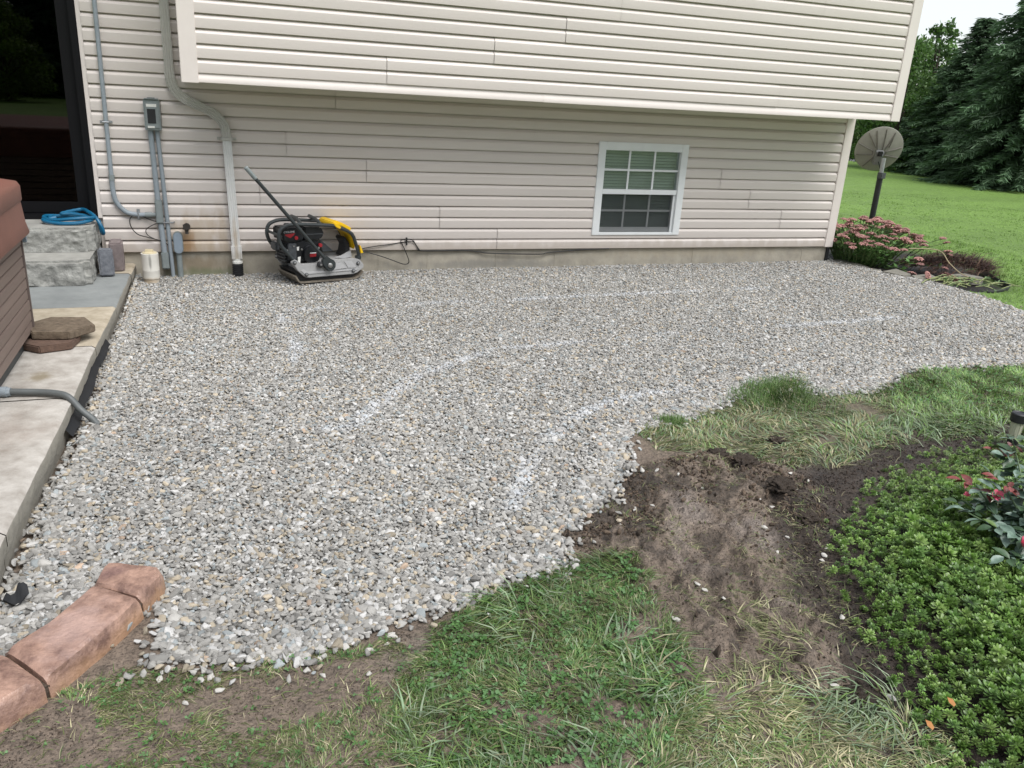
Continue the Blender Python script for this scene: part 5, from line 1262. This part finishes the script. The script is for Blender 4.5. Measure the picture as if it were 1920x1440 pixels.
nb_ = len(q)
crumbs('soil_crumbs', np.concatenate([q, q2]), .004, .020, (.105, .075, .053), 'loose dark crumbs of churned soil beside the gravel edge', 'soil', nb_)
q = inpoly(MUD, 2600, rg, .04); dd = np.minimum(sdist(q[:, 0], q[:, 1], GRAVEL), dline(q[:, 0], q[:, 1], [(1.247, -4.414), (1.421, -4.514), (1.55, -4.70), (1.48, -4.95), (1.25, -4.62), (.95, -4.62), (.7, -4.85)])); q = q[rg.random(len(q)) < .03+.40*sstep(.25, .03, dd)*sstep(.42, .58, fbm(q[:, 0]*9, q[:, 1]*9, 41, 4))]
crumbs('broken_soil', q, .012, .042, (.110, .080, .057), 'lumps of broken brown soil in the dug strip', 'soil')
mm = np.array(MULCH); t = rg.uniform(0, len(mm)-1.001, 9000); i_ = t.astype(int); q = mm[i_]+(mm[i_+1]-mm[i_])*(t-i_)[:, None]+rg.normal(0, .09, (9000, 2))+np.array([.05, -.03])
crumbs('mulch', q, .003, .016, (.055, .040, .031), 'dark wet mulch along the edge of the planting bed', 'mulch')

# loose stones on the mud, each its own thing
spots = [(300, 1278), (362, 1236), (377, 1280), (398, 1272), (348, 1322), (395, 1273), (412, 1299), (600, 1240), (606, 1274), (577, 1263), (694, 1228), (725, 1216), (732, 1198), (738, 1200), (692, 1272), (1305, 1106), (1320, 1115), (1355, 1131), (1222, 960), (1475, 1010), (1431, 999), (1425, 948), (1434, 934), (1448, 958), (1512, 911), (1478, 908), (1318, 933), (1306, 880), (1268, 915), (1456, 1040), (1550, 1033), (1545, 1046), (1540, 1053), (1578, 1162), (1650, 1355), (1660, 1362), (1562, 1300), (1670, 1320), (1492, 935), (1370, 845), (1200, 915), (1188, 875), (1160, 1003), (1265, 1170), (1060, 1040)]
PXL = [(-1.051, -5.371), (-.976, -5.317), (-.97, -5.40), (-.93, -5.385), (-1.02, -5.46), (-.905, -5.43)]
f_ = 28.836/36*1920
def onground(px, py, zz=-.22):
    d = CAM_FW+CAM_RT*((px-960)/f_)-CAM_UP*((py-720)/f_); t = (zz-CAM[2])/d.z; return CAM[0]+d.x*t, CAM[1]+d.y*t
PEB = [stone_mesh('pebble', 500+k, M['stoneobj'], .65) for k in range(6)]
for k, (px, py) in enumerate(spots):
    x, y = onground(px, py); s = random.uniform(.018, .032)
    o = link('pebble', PEB[k % 6], None, (x, y, float(soil(x, y))+s*.22)); o.scale = (s*1.25, s, s*.95); o.rotation_euler = (random.uniform(-.3, .3), random.uniform(-.3, .3), random.uniform(0, 6))
    zl = ('pale pebble lying loose on the bare soil near the red curb' if px < 560 else 'pale pebble lying loose between gravel tip and the long grass' if px < 900 else
          'pale pebble lying in the churned mud or on its track' if px < 1540 else 'pale pebble beside the dark mulch and the ground cover')
    tag(o, zl, 'pebble', 'loose pebbles on the soil, '+('curb side' if px < 560 else 'grass side' if px < 900 else 'mud' if px < 1540 else 'mulch'))
def clod(x, y, s, label, seed):
    bm = bmesh.new(); bmesh.ops.create_icosphere(bm, subdivisions=4, radius=1)
    from mathutils import noise as mn
    for vtx in bm.verts:
        h = mn.fractal(vtx.co*2.2+Vector((seed, 0, 0)), .6, 2, 6)+.5*abs(mn.noise(vtx.co*5+Vector((0, seed, 0)))); vtx.co *= .8+.42*h; vtx.co.z *= .5
    me = bpy.data.meshes.new('soil_clod'); bm.to_mesh(me); bm.free(); me.materials.append(M['clod']); me.shade_smooth(); 
    o = link('soil_clod', me, None, (x, y, float(soil(x, y))+s*.10)); o.scale = (s*1.35, s, s*.9); o.rotation_euler = (0, 0, seed); tag(o, label, 'soil clod', 'soil clods in the mud')
for k, (px, py, s, lb) in enumerate(((1345, 862, .055, 'dark clod of soil just below the torn grass strip'), (1395, 880, .065, 'reddish dark clod at the edge of the torn grass'), (1462, 935, .06, 'clod with white pebbles stuck near the black mulch'), (1508, 980, .06, 'rounded brown clod beside the black mulch strip'), (1455, 838, .045, 'rusty brown grass clod in the trampled lawn strip'), (1610, 1325, .055, 'muddy clod among yellow grass at the track end'))):
    x, y = onground(px, py); clod(x, y, s, lb, k*3.1+1)

# fallen leaves in the bed
def dry_leaf(px, py, label):
    x, y = onground(px, py, -.09); mb = MB()
    mb.add([(0, 0, 0), (.012, -.010, .004), (.030, -.008, .010), (.040, 0, .006), (.030, .010, .011), (.012, .010, .003), (.02, 0, .0)], [(0, 1, 6), (1, 2, 6), (2, 3, 6), (3, 4, 6), (4, 5, 6), (5, 0, 6)])
    o = mb.build('dry_leaf', mat('dry_leaf', (.42, .20, .07), .7, .2, 30), None, loc=(x, y, -.085)); o.rotation_euler = (.3, .2, random.uniform(0, 6)); tag(o, label, 'leaf', 'dry leaves in the bed')
dry_leaf(1788, 1328, 'orange dry leaf at the rim of the ground cover'); dry_leaf(1748, 1372, 'small orange dry leaf on the black mulch')

# ------------------------------------------------------------------ sedum clump with pink heads
sed = thing('sedum_plant', (6.25, -.05, -.2), 'large sedum clump with dusty pink flower heads at the house corner', 'plant')
rgp = random.Random(4)
def flower_head(seed):
    r2 = random.Random(seed); bm = bmesh.new()
    for i in range(46):
        a = r2.uniform(0, 6.283); r_ = math.sqrt(r2.random()); x, y = r_*math.cos(a), r_*math.sin(a); z = .42*(1-r_*r_)+r2.uniform(-.06, .06)
        m_ = Matrix.Translation((x, y, z)) @ Matrix.Scale(r2.uniform(.13, .19), 4); bmesh.ops.create_icosphere(bm, subdivisions=1, radius=1, matrix=m_)
    bmesh.ops.create_cone(bm, segments=10, radius1=.15, radius2=.95, depth=.45, cap_ends=False, matrix=Matrix.Translation((0, 0, .0)))
    me = bpy.data.meshes.new('flower_head'); bm.to_mesh(me); bm.free(); me.materials.append(M['sedum']); me.shade_smooth(); return me
M['sedum'] = mat('sedum_pink', (.34, .155, .145), .8, .3, 3, c2=(.54, .31, .27), objvar=.22)
HEADS = [flower_head(60+k) for k in range(5)]
stems = MB(); LL = Leaves(); rgl = np.random.default_rng(9)
heads = []
for k in range(215):
    u_ = rgp.uniform(-1, 1); w_ = rgp.uniform(-1, 1)
    if u_*u_+w_*w_ > 1: continue
    rr = math.sqrt(u_*u_+w_*w_)
    bx, by = -.05+.30*u_, .10+.28*w_
    hx = bx+u_*.31+(.05 if u_ > .4 else 0); hy = by+w_*.30; hz = .47-.20*rr**2+rgp.uniform(-.05, .04)
    if hx < -.58+max(0, -hy*.2): hx = -.58+rgp.uniform(0, .1)
    heads.append((hx, hy, hz, bx, by))
for (hx, hy, hz) in ((.08, -.62, .12), (.12, -.55, .16), (.55, -.55, .20), (.62, -.45, .22), (.68, -.35, .30), (.40, -.66, .08), (.72, -.25, .33), (-.02, -.62, .02), (-.35, -.42, .30), (-.28, -.48, .27), (-.20, -.50, .26)):
    heads.append((hx, hy, hz, hx*.5, hy*.5+.1))
for k, (hx, hy, hz, bx, by) in enumerate(heads):
    mid = ((hx+bx)/2+(bx-hx)*.12, (hy+by)/2, hz*.55+.03)
    pth = smoothpath([(bx, by, -.02), mid, (hx, hy, hz)], 3); stems.tube(pth, .005, 5, cap=False)
    s = rgp.uniform(.036, .054)
    o = link('flower_head', HEADS[k % 5], sed, (hx, hy, hz)); o.scale = (s, s, s*.85); o.rotation_euler = (rgp.uniform(-.25, .25), rgp.uniform(-.25, .25), rgp.uniform(0, 6))
    m_ = rgp.randint(13, 19)
    for j in range(m_):
        t = rgp.uniform(.12, .9); p_ = pth[min(int(t*(len(pth)-1)), len(pth)-1)]; az = rgp.uniform(0, 6.28); ln = rgp.uniform(.05, .085); w2 = ln*.5; el = rgp.uniform(-.1, .7)
        d = np.array([math.cos(az)*math.cos(el), math.sin(az)*math.cos(el), math.sin(el)]); sd_ = np.array([-math.sin(az), math.cos(az), 0]); c = np.array(p_)
        Vv = np.stack([c, c+d*ln*.5-sd_*w2*.5, c+d*ln*.5+sd_*w2*.5, c+d*ln]); cc = pick(np.array([[.10, .22, .06], [.14, .28, .085], [.19, .33, .11]]), 1, rgl)
        LL.add(Vv, [np.array([[0, 1, 3, 2]])], np.repeat(cc, 4, 0))
stems.build('stem', mat('sedum_stem', (.14, .20, .07), .6, .2, 20), sed)
link('foliage', LL.mesh('foliage', M['leaf']), sed)
# brown withered heap
L = Leaves(); n = 2600
t = rgl.random(n); cx = 6.45+1.15*t+rgl.normal(0, .07, n); cy = -.45+.15*t-.62*sstep(.0, 1, t)*.6+rgl.normal(0, .20, n)*(1-.45*t)
k = sdist(cx, cy, BED2) < .02; cx, cy = cx[k], cy[k]; t = t[k]; n = len(cx)
hz = (.20*np.sin(np.clip(t*.9+.15, 0, 1)*math.pi)+.02)*np.exp(-((cy-(-.45+.15*t-.37*t))/.28)**2)*rgl.uniform(.4, 1.0, n)
col = pick(np.array([[.050, .026, .020], [.075, .038, .030], [.105, .060, .045], [.032, .020, .015], [.15, .09, .06]]), n, rgl)
V_, a_, b_, c_ = blade_mesh(np.column_stack([cx, cy, -.215+hz]), rgl.uniform(-.9, .7, n)+np.where(rgl.random(n) < .35, 3.14, 0), rgl.uniform(.10, .28, n), rgl.uniform(.005, .012, n), np.clip(rgl.normal(.8, .15, n), .3, 1), col)
L.add(V_, [a_, b_], c_)
for (x, y, s_) in ((7.42, -.10, 1), (7.2, .0, -1), (7.0, .05, 1)):
    pass
o = link('withered_plant', L.mesh('withered_plant', M['leafdull']));  tag(o, 'collapsed heap of withered dark brown leaves in the corner bed', 'plant')
# pulled stems in front of it
L = Leaves(); mbs = MB(); ct = thing('cut_stems', (6.42, -1.12, -.2), 'pile of pulled pale green sedum stems at the gravel edge', 'plant cuttings')
for k in range(34):
    x = rgp.uniform(-.32, .30); y = -.33*x+rgp.uniform(-.20, .16); a = rgp.uniform(-.8, .5)+(3.14 if rgp.random() < .4 else 0); ln = rgp.uniform(.12, .26)
    p0 = Vector((x, y, rgp.uniform(.01, .04))); p1 = p0+Vector((math.cos(a)*ln, math.sin(a)*ln, rgp.uniform(-.01, .04))); pm = (p0+p1)/2+Vector((0, 0, .02))
    pth = smoothpath([p0, pm, p1], 3); mbs.tube(pth, .005, 5)
    for j in range(6):
        c = np.array(pth[rgp.randint(1, len(pth)-1)]); az = a+rgp.uniform(-1.4, 1.4); l2 = rgp.uniform(.03, .055); el = rgp.uniform(-.1, .6)
        d = np.array([math.cos(az)*math.cos(el), math.sin(az)*math.cos(el), math.sin(el)]); sd_ = np.array([-math.sin(az), math.cos(az), .1]); w2 = l2*.5
        L.add(np.stack([c, c+d*l2*.5-sd_*w2*.5, c+d*l2*.5+sd_*w2*.5, c+d*l2]), [np.array([[0, 1, 3, 2]])], np.repeat(pick(np.array([[.14, .24, .08], [.20, .30, .14], [.10, .19, .06], [.30, .30, .16]]), 1, rgl), 4, 0))
mbs.build('stem', mat('pale_stem', (.26, .30, .12), .6, .2, 20), ct); link('foliage', L.mesh('foliage', M['leaf']), ct)
for k, (x, y, z, s) in enumerate(((-.20, .22, .05, .05), (-.02, .02, .04, .045), (.0, .16, .05, .05))):
    o = link('flower_head', HEADS[k], ct, (x, y, z)); o.scale = (s, s, s*.8); o.rotation_euler = (1.0, .4, k)
mb = MB(); mb.tube(smoothpath([(6.35, -.45, .05), (6.60, -.62, .06), (6.62, -.78, -.05), (6.66, -.95, -.14), (6.75, -1.12, -.17)], 5), .006, 6)
o = mb.build('fallen_stem', mat('straw_stem', (.36, .30, .18), .6, .15, 20), None); tag(o, 'long pale stem flopped over the withered leaves', 'stem')

# ------------------------------------------------------------------ solar path light
sl = thing('solar_light', (2.985, -4.68, -.205), 'solar path light with black cap and frosted lens in the bed', 'light')
mb = MB(); mb.lathe([(.037, .188), (.040, .19), (.040, .232), (.036, .236), (.030, .231)], (0, 0, 0), 20); K('cap', mb, M['black'], sl)
mb = MB(); mb.lathe([(.024, .10), (.031, .188)], (0, 0, 0), 18); K('lens', mb, M['lens'], sl)
for k in range(10):
    t = k*.628; mb = MB(); mb.tube([(.0245*math.cos(t), .0245*math.sin(t), .102), (.0315*math.cos(t), .0315*math.sin(t), .186)], .0016, 5); K('lens_rib', mb, M['lens'], sl)
mb = MB(); mb.lathe([(.022, .06), (.026, .075), (.026, .10)], (0, 0, 0), 16); mb.tube([(0, 0, .06), (0, 0, -.06)], [.010, .004], 8); K('stake', mb, M['black'], sl)

# ------------------------------------------------------------------ rose bush at the right edge
rose = thing('rose_bush', (1.93, -5.52, -.16), 'rose bush with bluish green leaves, red shoots and pink blooms', 'rose bush')
def roseleaf(seed):
    r2 = random.Random(seed); V = []; F = []; n = 7
    for i in range(n):
        t = i/(n-1); w = .30*math.sin(math.pi*min(1, t*1.02+.0))**.8*(1-.25*t); zc = -.16*t*t
        for s in (-1, -.5, 0, .5, 1): V.append((t, s*w+(.012*math.sin(i*9+s*3) if abs(s) == 1 else 0), zc+.10*abs(s)*w/.3-.0))
    for i in range(n-1):
        for j in range(4): F.append((i*5+j, (i+1)*5+j, (i+1)*5+j+1, i*5+j+1))
    mb = MB(); mb.add(V, F); me = bpy.data.meshes.new('leaf'); me.from_pydata(mb.v, [], mb.f); me.shade_smooth(); return me
RL = {}
for nm, c, c2 in (('green', (.085, .15, .10), (.20, .28, .23)), ('dark', (.045, .09, .045), (.075, .13, .065)), ('red', (.14, .035, .032), (.26, .07, .06)), ('lime', (.09, .17, .04), (.13, .2, .06))):
    mm_ = mat('rose_leaf_'+nm, c, .36, .2, 2.2, c2=c2); RL[nm] = []
    for k in range(2): me = roseleaf(k); me.materials.append(mm_); RL[nm].append(me)
canes = MB()
B_ = (.10, -.12, 0)
CA = [(B_, (.07, .0, .08), (.04, .09, .15), (.03, .19, .215)), (B_, (.09, -.02, .12), (.07, .05, .21), (.045, .10, .27)), (B_, (.02, -.03, .09), (-.04, .04, .13), (-.09, .10, .155)), (B_, (.04, -.10, .05), (.0, -.10, .05), (-.05, -.10, .02)),
      (B_, (.16, .05, .17), (.23, .18, .28), (.28, .28, .36)), (B_, (.18, .08, .15), (.24, .2, .24), (.29, .31, .31)), (B_, (.03, -.14, .06), (-.03, -.15, .08), (-.09, -.15, .085)), (B_, (.05, -.06, .10), (.0, -.04, .13), (-.05, -.02, .14)),
      (B_, (.13, -.03, .13), (.15, .02, .21), (.16, .06, .29)), (B_, (.10, -.06, .11), (.09, -.04, .17), (.05, -.02, .21)), (B_, (.13, .05, .10), (.10, .14, .14), (.08, .2, .15))]
rgr = random.Random(12)
for ci, ca in enumerate(CA):
    pth = smoothpath(ca, 5); canes.tube(pth, [.006-.004*i/len(pth) for i in range(len(pth))], 6)
    for s_ in range(2, len(pth), 1):
        p_ = pth[s_]; az0 = rgr.uniform(0, 6.28); tip = s_ > len(pth)-4
        for j in range(5 if s_ % 2 else 3):
            red = tip and ci in (0, 1, 5) and rgr.random() < .85
            kind = 'red' if red else rgr.choice(['green', 'green', 'green', 'dark', 'dark', 'lime' if rgr.random() < .3 else 'green'])
            off = Vector((math.cos(az0), math.sin(az0), .25))*(.015+.022*(j//2)); az = az0+(0 if j == 4 else (1.0 if j % 2 else -1.0))+rgr.uniform(-.35, .35)
            o = link('leaf', RL[kind][j % 2], rose, p_+off); s = rgr.uniform(.045, .075)*(.85 if red else 1)
            o.scale = (s, s, s); o.rotation_euler = (rgr.uniform(-.5, .5), rgr.uniform(-.5, .35), az)
canes.build('stem', mat('rose_cane', (.07, .12, .05), .5, .2, 20), rose)
M['petal'] = mat('pink_petal', (.62, .06, .15), .5, .15, 4, c2=(.78, .22, .30))
def bloom(p_, s, tilt, name='flower'):
    mb = MB()
    for ring, (n_, r_, h) in enumerate(((5, 1.0, .5), (5, .7, .75), (4, .4, .9))):
        for k in range(n_):
            a = k*6.283/n_+ring*.6; b = []
            for (rr, hh, ww) in ((.1, 0, .12), (.55*r_+.1, h*.45, .42), (r_, h, .34), (r_*1.05, h*1.05, .10)):
                for s2 in (-1, 1): b.append((rr*math.cos(a)-s2*ww*math.sin(a)*r_, rr*math.sin(a)+s2*ww*math.cos(a)*r_, hh))
            mb.add(b, [(0, 1, 3, 2), (2, 3, 5, 4), (4, 5, 7, 6)])
    o = mb.build(name, M['petal'], rose, smooth=60, loc=p_); o.scale = (s, s, s); o.rotation_euler = tilt
bloom((.010, .078, .228), .022, (.7, -.4, 0)); bloom((-.055, -.112, .135), .026, (.9, -.5, 1)); bloom((-.03, .17, .19), .012, (.2, -.5, 0))
mb = MB()
for k in range(5): a = k*1.2566; mb.add([(0, 0, 0), (.018*math.cos(a-.2), .018*math.sin(a-.2), -.004), (.034*math.cos(a), .034*math.sin(a), -.014), (.018*math.cos(a+.2), .018*math.sin(a+.2), -.004)], [(0, 1, 2, 3)])
me_o = mb.build('sepal', mat('pale_sepal', (.62, .62, .50), .6, .1, 20), rose, loc=(.010, .078, .222)); me_o.rotation_euler = (.7, .3, 0)

# ------------------------------------------------------------------ trees
def spruce_crown(name, H, Rb, seed, dens=1.0):
    r2 = np.random.default_rng(seed); L = Leaves()
    # twigs: long triangles hanging from drooping limbs
    h = .15; base = []; dirs = []; lens = []; wid = []; cols = []
    while h < H-.1:
        rad = Rb*(1-h/H)**.85*r2.uniform(.85, 1.12)+.12; nb = int(9+5*(1-h/H)); a0 = r2.uniform(0, 6.28)
        for k in range(nb):
            az = a0+k*6.283/nb+r2.normal(0, .16); ln = rad*r2.uniform(.72, 1.14); ca, sa = math.cos(az), math.sin(az)
            ns = max(5, int(ln/.085)); tone = r2.uniform(.65, 1.35)
            for s in range(ns):
                t = (s+.6)/ns; z = h+.10*ln*t-.42*ln*t*t*.9+.22*ln*max(0, t-.72); p = np.array([ca*ln*t, sa*ln*t, z])
                for e in range(int(11*dens)):
                    sgn = 1 if e % 2 else -1; spread = r2.uniform(.15, 1.1)*sgn; a2 = az+spread
                    l2 = r2.uniform(.12, .30)*(1-.4*t)+.05; dz = r2.uniform(-.85, .12)
                    base.append(p+r2.normal(0, .035, 3)); dirs.append((math.cos(a2), math.sin(a2), dz)); lens.append(l2); wid.append(r2.uniform(.010, .021))
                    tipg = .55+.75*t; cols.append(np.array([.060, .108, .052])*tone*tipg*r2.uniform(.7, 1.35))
        h += r2.uniform(.13, .22)
    B = np.array(base); D_ = np.array(dirs); D_ /= np.linalg.norm(D_, axis=1)[:, None]; ln = np.array(lens)[:, None]; w = np.array(wid)[:, None]
    S = np.cross(D_, r2.normal(0, 1, D_.shape)); S /= np.linalg.norm(S, axis=1)[:, None]
    V = np.stack([B-S*w*.5, B+S*w*.5, B+D_*ln*.6+S*w, B+D_*ln, B+D_*ln*.6-S*w], 1).reshape(-1, 3); o_ = np.arange(len(B))[:, None]*5
    L.add(V, [o_+np.array([[0, 1, 2, 4]]), o_+np.array([[4, 2, 3]])], np.repeat(np.array(cols), 5, 0))
    print(name, len(B))
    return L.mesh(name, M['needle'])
def leafy_crown(name, H, Rr, seed, n, size, pal, z0=.5, gaps=.42):
    r2 = np.random.default_rng(seed); L = Leaves(); P = []
    nc = 46; cen = []
    for k in range(nc):
        t = r2.random(); zc = z0+(H-z0)*t; rr = Rr*math.sin(math.pi*min(1, .18+.80*t))**.8; a = r2.uniform(0, 6.28); q = rr*math.sqrt(r2.random())*.85
        cen.append((q*math.cos(a), q*math.sin(a), zc, Rr*r2.uniform(.16, .34), r2.uniform(.65, 1.3)))
    cen = np.array(cen); k = r2.integers(0, nc, n); d = r2.normal(0, 1, (n, 3)); d /= np.linalg.norm(d, axis=1)[:, None]
    B = cen[k, :3]+d*cen[k, 3:4]*(r2.random((n, 1))**.45)*np.array([1, 1, .8])
    col = pick(pal, n, r2)*cen[k, 4:5]*(.75+.45*np.clip(d[:, 2:3], -.5, 1))**0
    a = r2.normal(0, 1, (n, 3)); a /= np.linalg.norm(a, axis=1)[:, None]; b = np.cross(a, r2.normal(0, 1, (n, 3))); b /= np.linalg.norm(b, axis=1)[:, None]; s = r2.uniform(.6, 1.3, (n, 1))*size
    V = np.stack([B-a*s, B-b*s*.55, B+a*s, B+b*s*.55], 1).reshape(-1, 3); L.add(V, [np.arange(n)[:, None]*4+np.array([[0, 1, 2, 3]])], np.repeat(col, 4, 0))
    return L.mesh(name, M['leaf']), cen
def trunk(H, r0, parent, limbs=(), seed=0, m='bark'):
    mb = MB(); r2 = random.Random(seed); ps = [(r2.uniform(-.04, .04)*i*.3, r2.uniform(-.04, .04)*i*.3, H*i/6) for i in range(7)]; ps[0] = (0, 0, -.2)
    mb.tube(ps, [r0*(1-.85*i/6) for i in range(7)], 8)
    for (x, y, z) in limbs: mb.tube([(0, 0, max(.4, z*.55)), (x*.5, y*.5, z*.8), (x, y, z)], [r0*.35, r0*.2, r0*.06], 5)
    mb.build('trunk', M[m], parent)
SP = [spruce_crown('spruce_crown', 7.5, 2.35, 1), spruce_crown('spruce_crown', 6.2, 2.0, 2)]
def plant_spruce(x, y, s, k, rz, label):
    t = thing('spruce_tree', (x, y, -.36), label, 'tree', 'spruces beyond the lawn' if y > 0 else 'spruces across the yard', rz); t.scale = s if isinstance(s, tuple) else (s, s, s)
    link('crown', SP[k], t); trunk(7.3 if k == 0 else 6.0, .16, t, seed=k); return t
plant_spruce(19.75, 9.55, 1.0, 0, .3, 'dark spruce with drooping limbs at the lawn edge, largest in view')
plant_spruce(22.8, 7.6, 1.12, 1, 1.9, 'dark spruce cut off by the frame beside the largest one')
plant_spruce(22.6, 15.4, (.8, .8, .55), 1, 4.0, 'smaller dark spruce standing further back between the loose tree and the group')
plant_spruce(21.2, 13.0, (.95, .95, .62), 0, 3.3, 'dark spruce filling the gap between the loose tree and the largest spruce')
plant_spruce(23.5, 12.5, 1.0, 0, 2.4, 'dark spruce half hidden behind the largest spruce')
GRN = np.array([[.07, .14, .035], [.09, .18, .045], [.12, .22, .05]]); LIM = np.array([[.12, .20, .03], [.16, .24, .04], [.09, .16, .03]]); DKG = np.array([[.05, .10, .035], [.07, .13, .045]])
D1, c1_ = leafy_crown('leafy_crown', 7.0, 3.0, 3, 9000, .10, GRN, .3); D2, c2_ = leafy_crown('leafy_crown', 6.0, 1.7, 4, 2600, .11, np.vstack([DKG, GRN]), 1.2); D3, c3_ = leafy_crown('leafy_crown', 5.6, 3.0, 6, 8000, .10, LIM, .3)
def plant_leafy(x, y, s, me, cen, label, H, rz=0, z=-.36):
    t = thing('leafy_tree', (x, y, z), label, 'tree', 'leafy trees beyond the road' if y > 0 else 'leafy trees across the yard', rz); t.scale = (s, s, s)
    link('crown', me, t); trunk(H, .14, t, [tuple(c[:3]) for c in cen[:14]], int(x)); return t
plant_leafy(25.2, 18.5, .84, D2, c2_, 'tall loose tree with sky showing through its crown', 5.4)
plant_leafy(20.2, 14.6, .56, D1, c1_, 'soft mid green tree close behind the satellite dish, in front of the road', 4.5, 5)
plant_leafy(24.0, 18.9, .62, D1, c1_, 'mid green bushy tree right beside the house corner', 4.5, 3)
plant_leafy(22.0, 22.2, .68, D1, c1_, 'bright green broad tree behind the satellite dish', 5)
plant_leafy(25.2, 21.8, .80, D3, c3_, 'yellowish green tree between the house corner and the spruces', 4.5)
plant_leafy(30, 24, .68, D1, c1_, 'green tree rising behind the spruce group', 5, 2)
plant_leafy(18.0, 25.5, .85, D3, c3_, 'yellowish green tree mostly hidden by the house corner', 4.5, 1)
plant_leafy(35, 21, .85, D1, c1_, 'green tree behind the spruce cut off by the frame', 5, 4)
for k, (x, y, s) in enumerate(((20.2, 20.3, .42), (22.6, 20.2, .4), (25.2, 19.9, .42), (27.6, 19.8, .45), (17.8, 20.4, .42), (30, 20, .5))):
    t = thing('roadside_shrub', (x, y, -.45), ['dark shrub at the road right of the dish', 'dark shrub at the road behind the dish', 'dark shrub at the road beside the spruce', 'dark shrub behind the spruces', 'dark shrub at the road by the house corner', 'dark shrub at the far road end'][k], 'shrub', 'shrubs along the road'); t.scale = (s*1.3, s, s*.8); link('crown', D1 if k % 2 else D3, t); trunk(2, .1, t, seed=k)
# trees on the viewer's side of the yard: mirrored in the door glass, except an added row of spruces
for k, (x, y, s, me, lb) in enumerate(((-9, -36, 1.0, D3, 'yellow green shrub tree across the yard opposite the door'), (-15, -38, 1.05, D3, 'yellow green tree next to the lawn opposite the door'), (-21, -37, 1.1, D1, 'green tree furthest along the yard opposite the door'), (-4, -37, .95, D1, 'green tree across the yard opposite the steps'))):
    plant_leafy(x, y, s*.72, me, c1_, lb, 3, k)
for k, (x, y, s, lb) in enumerate(((8, -34, 2.3, 'unseen spruce added to block low sky light, facing the window'), (17, -33, 2.2, 'unseen spruce added to block low sky light, facing the house corner'), (27, -30, 2.4, 'unseen spruce added to block low sky light, at the far end of the yard'), (-31, -36, 2.5, 'unseen spruce added to block low sky light, at the other end of the yard'), (2, -40, 2.6, 'unseen spruce added to block low sky light, behind the yard shrubs'), (13, -42, 2.7, 'unseen spruce added to block low sky light, in the back row of the yard'))):  # unseen row added to cut the low sky light reaching the wall
    plant_spruce(x, y, s, k % 2, k*1.3, lb)
for k, (x, y, s, lb) in enumerate(((-12, -46, 2.6, 'tall dark spruce across the yard opposite the door'), (-21, -47, 2.8, 'tallest dark spruce across the yard opposite the door'), (-5, -47, 2.6, 'tall dark spruce across the yard opposite the tub'))):
    plant_spruce(x, y, s, k % 2, k, lb)
print('done')
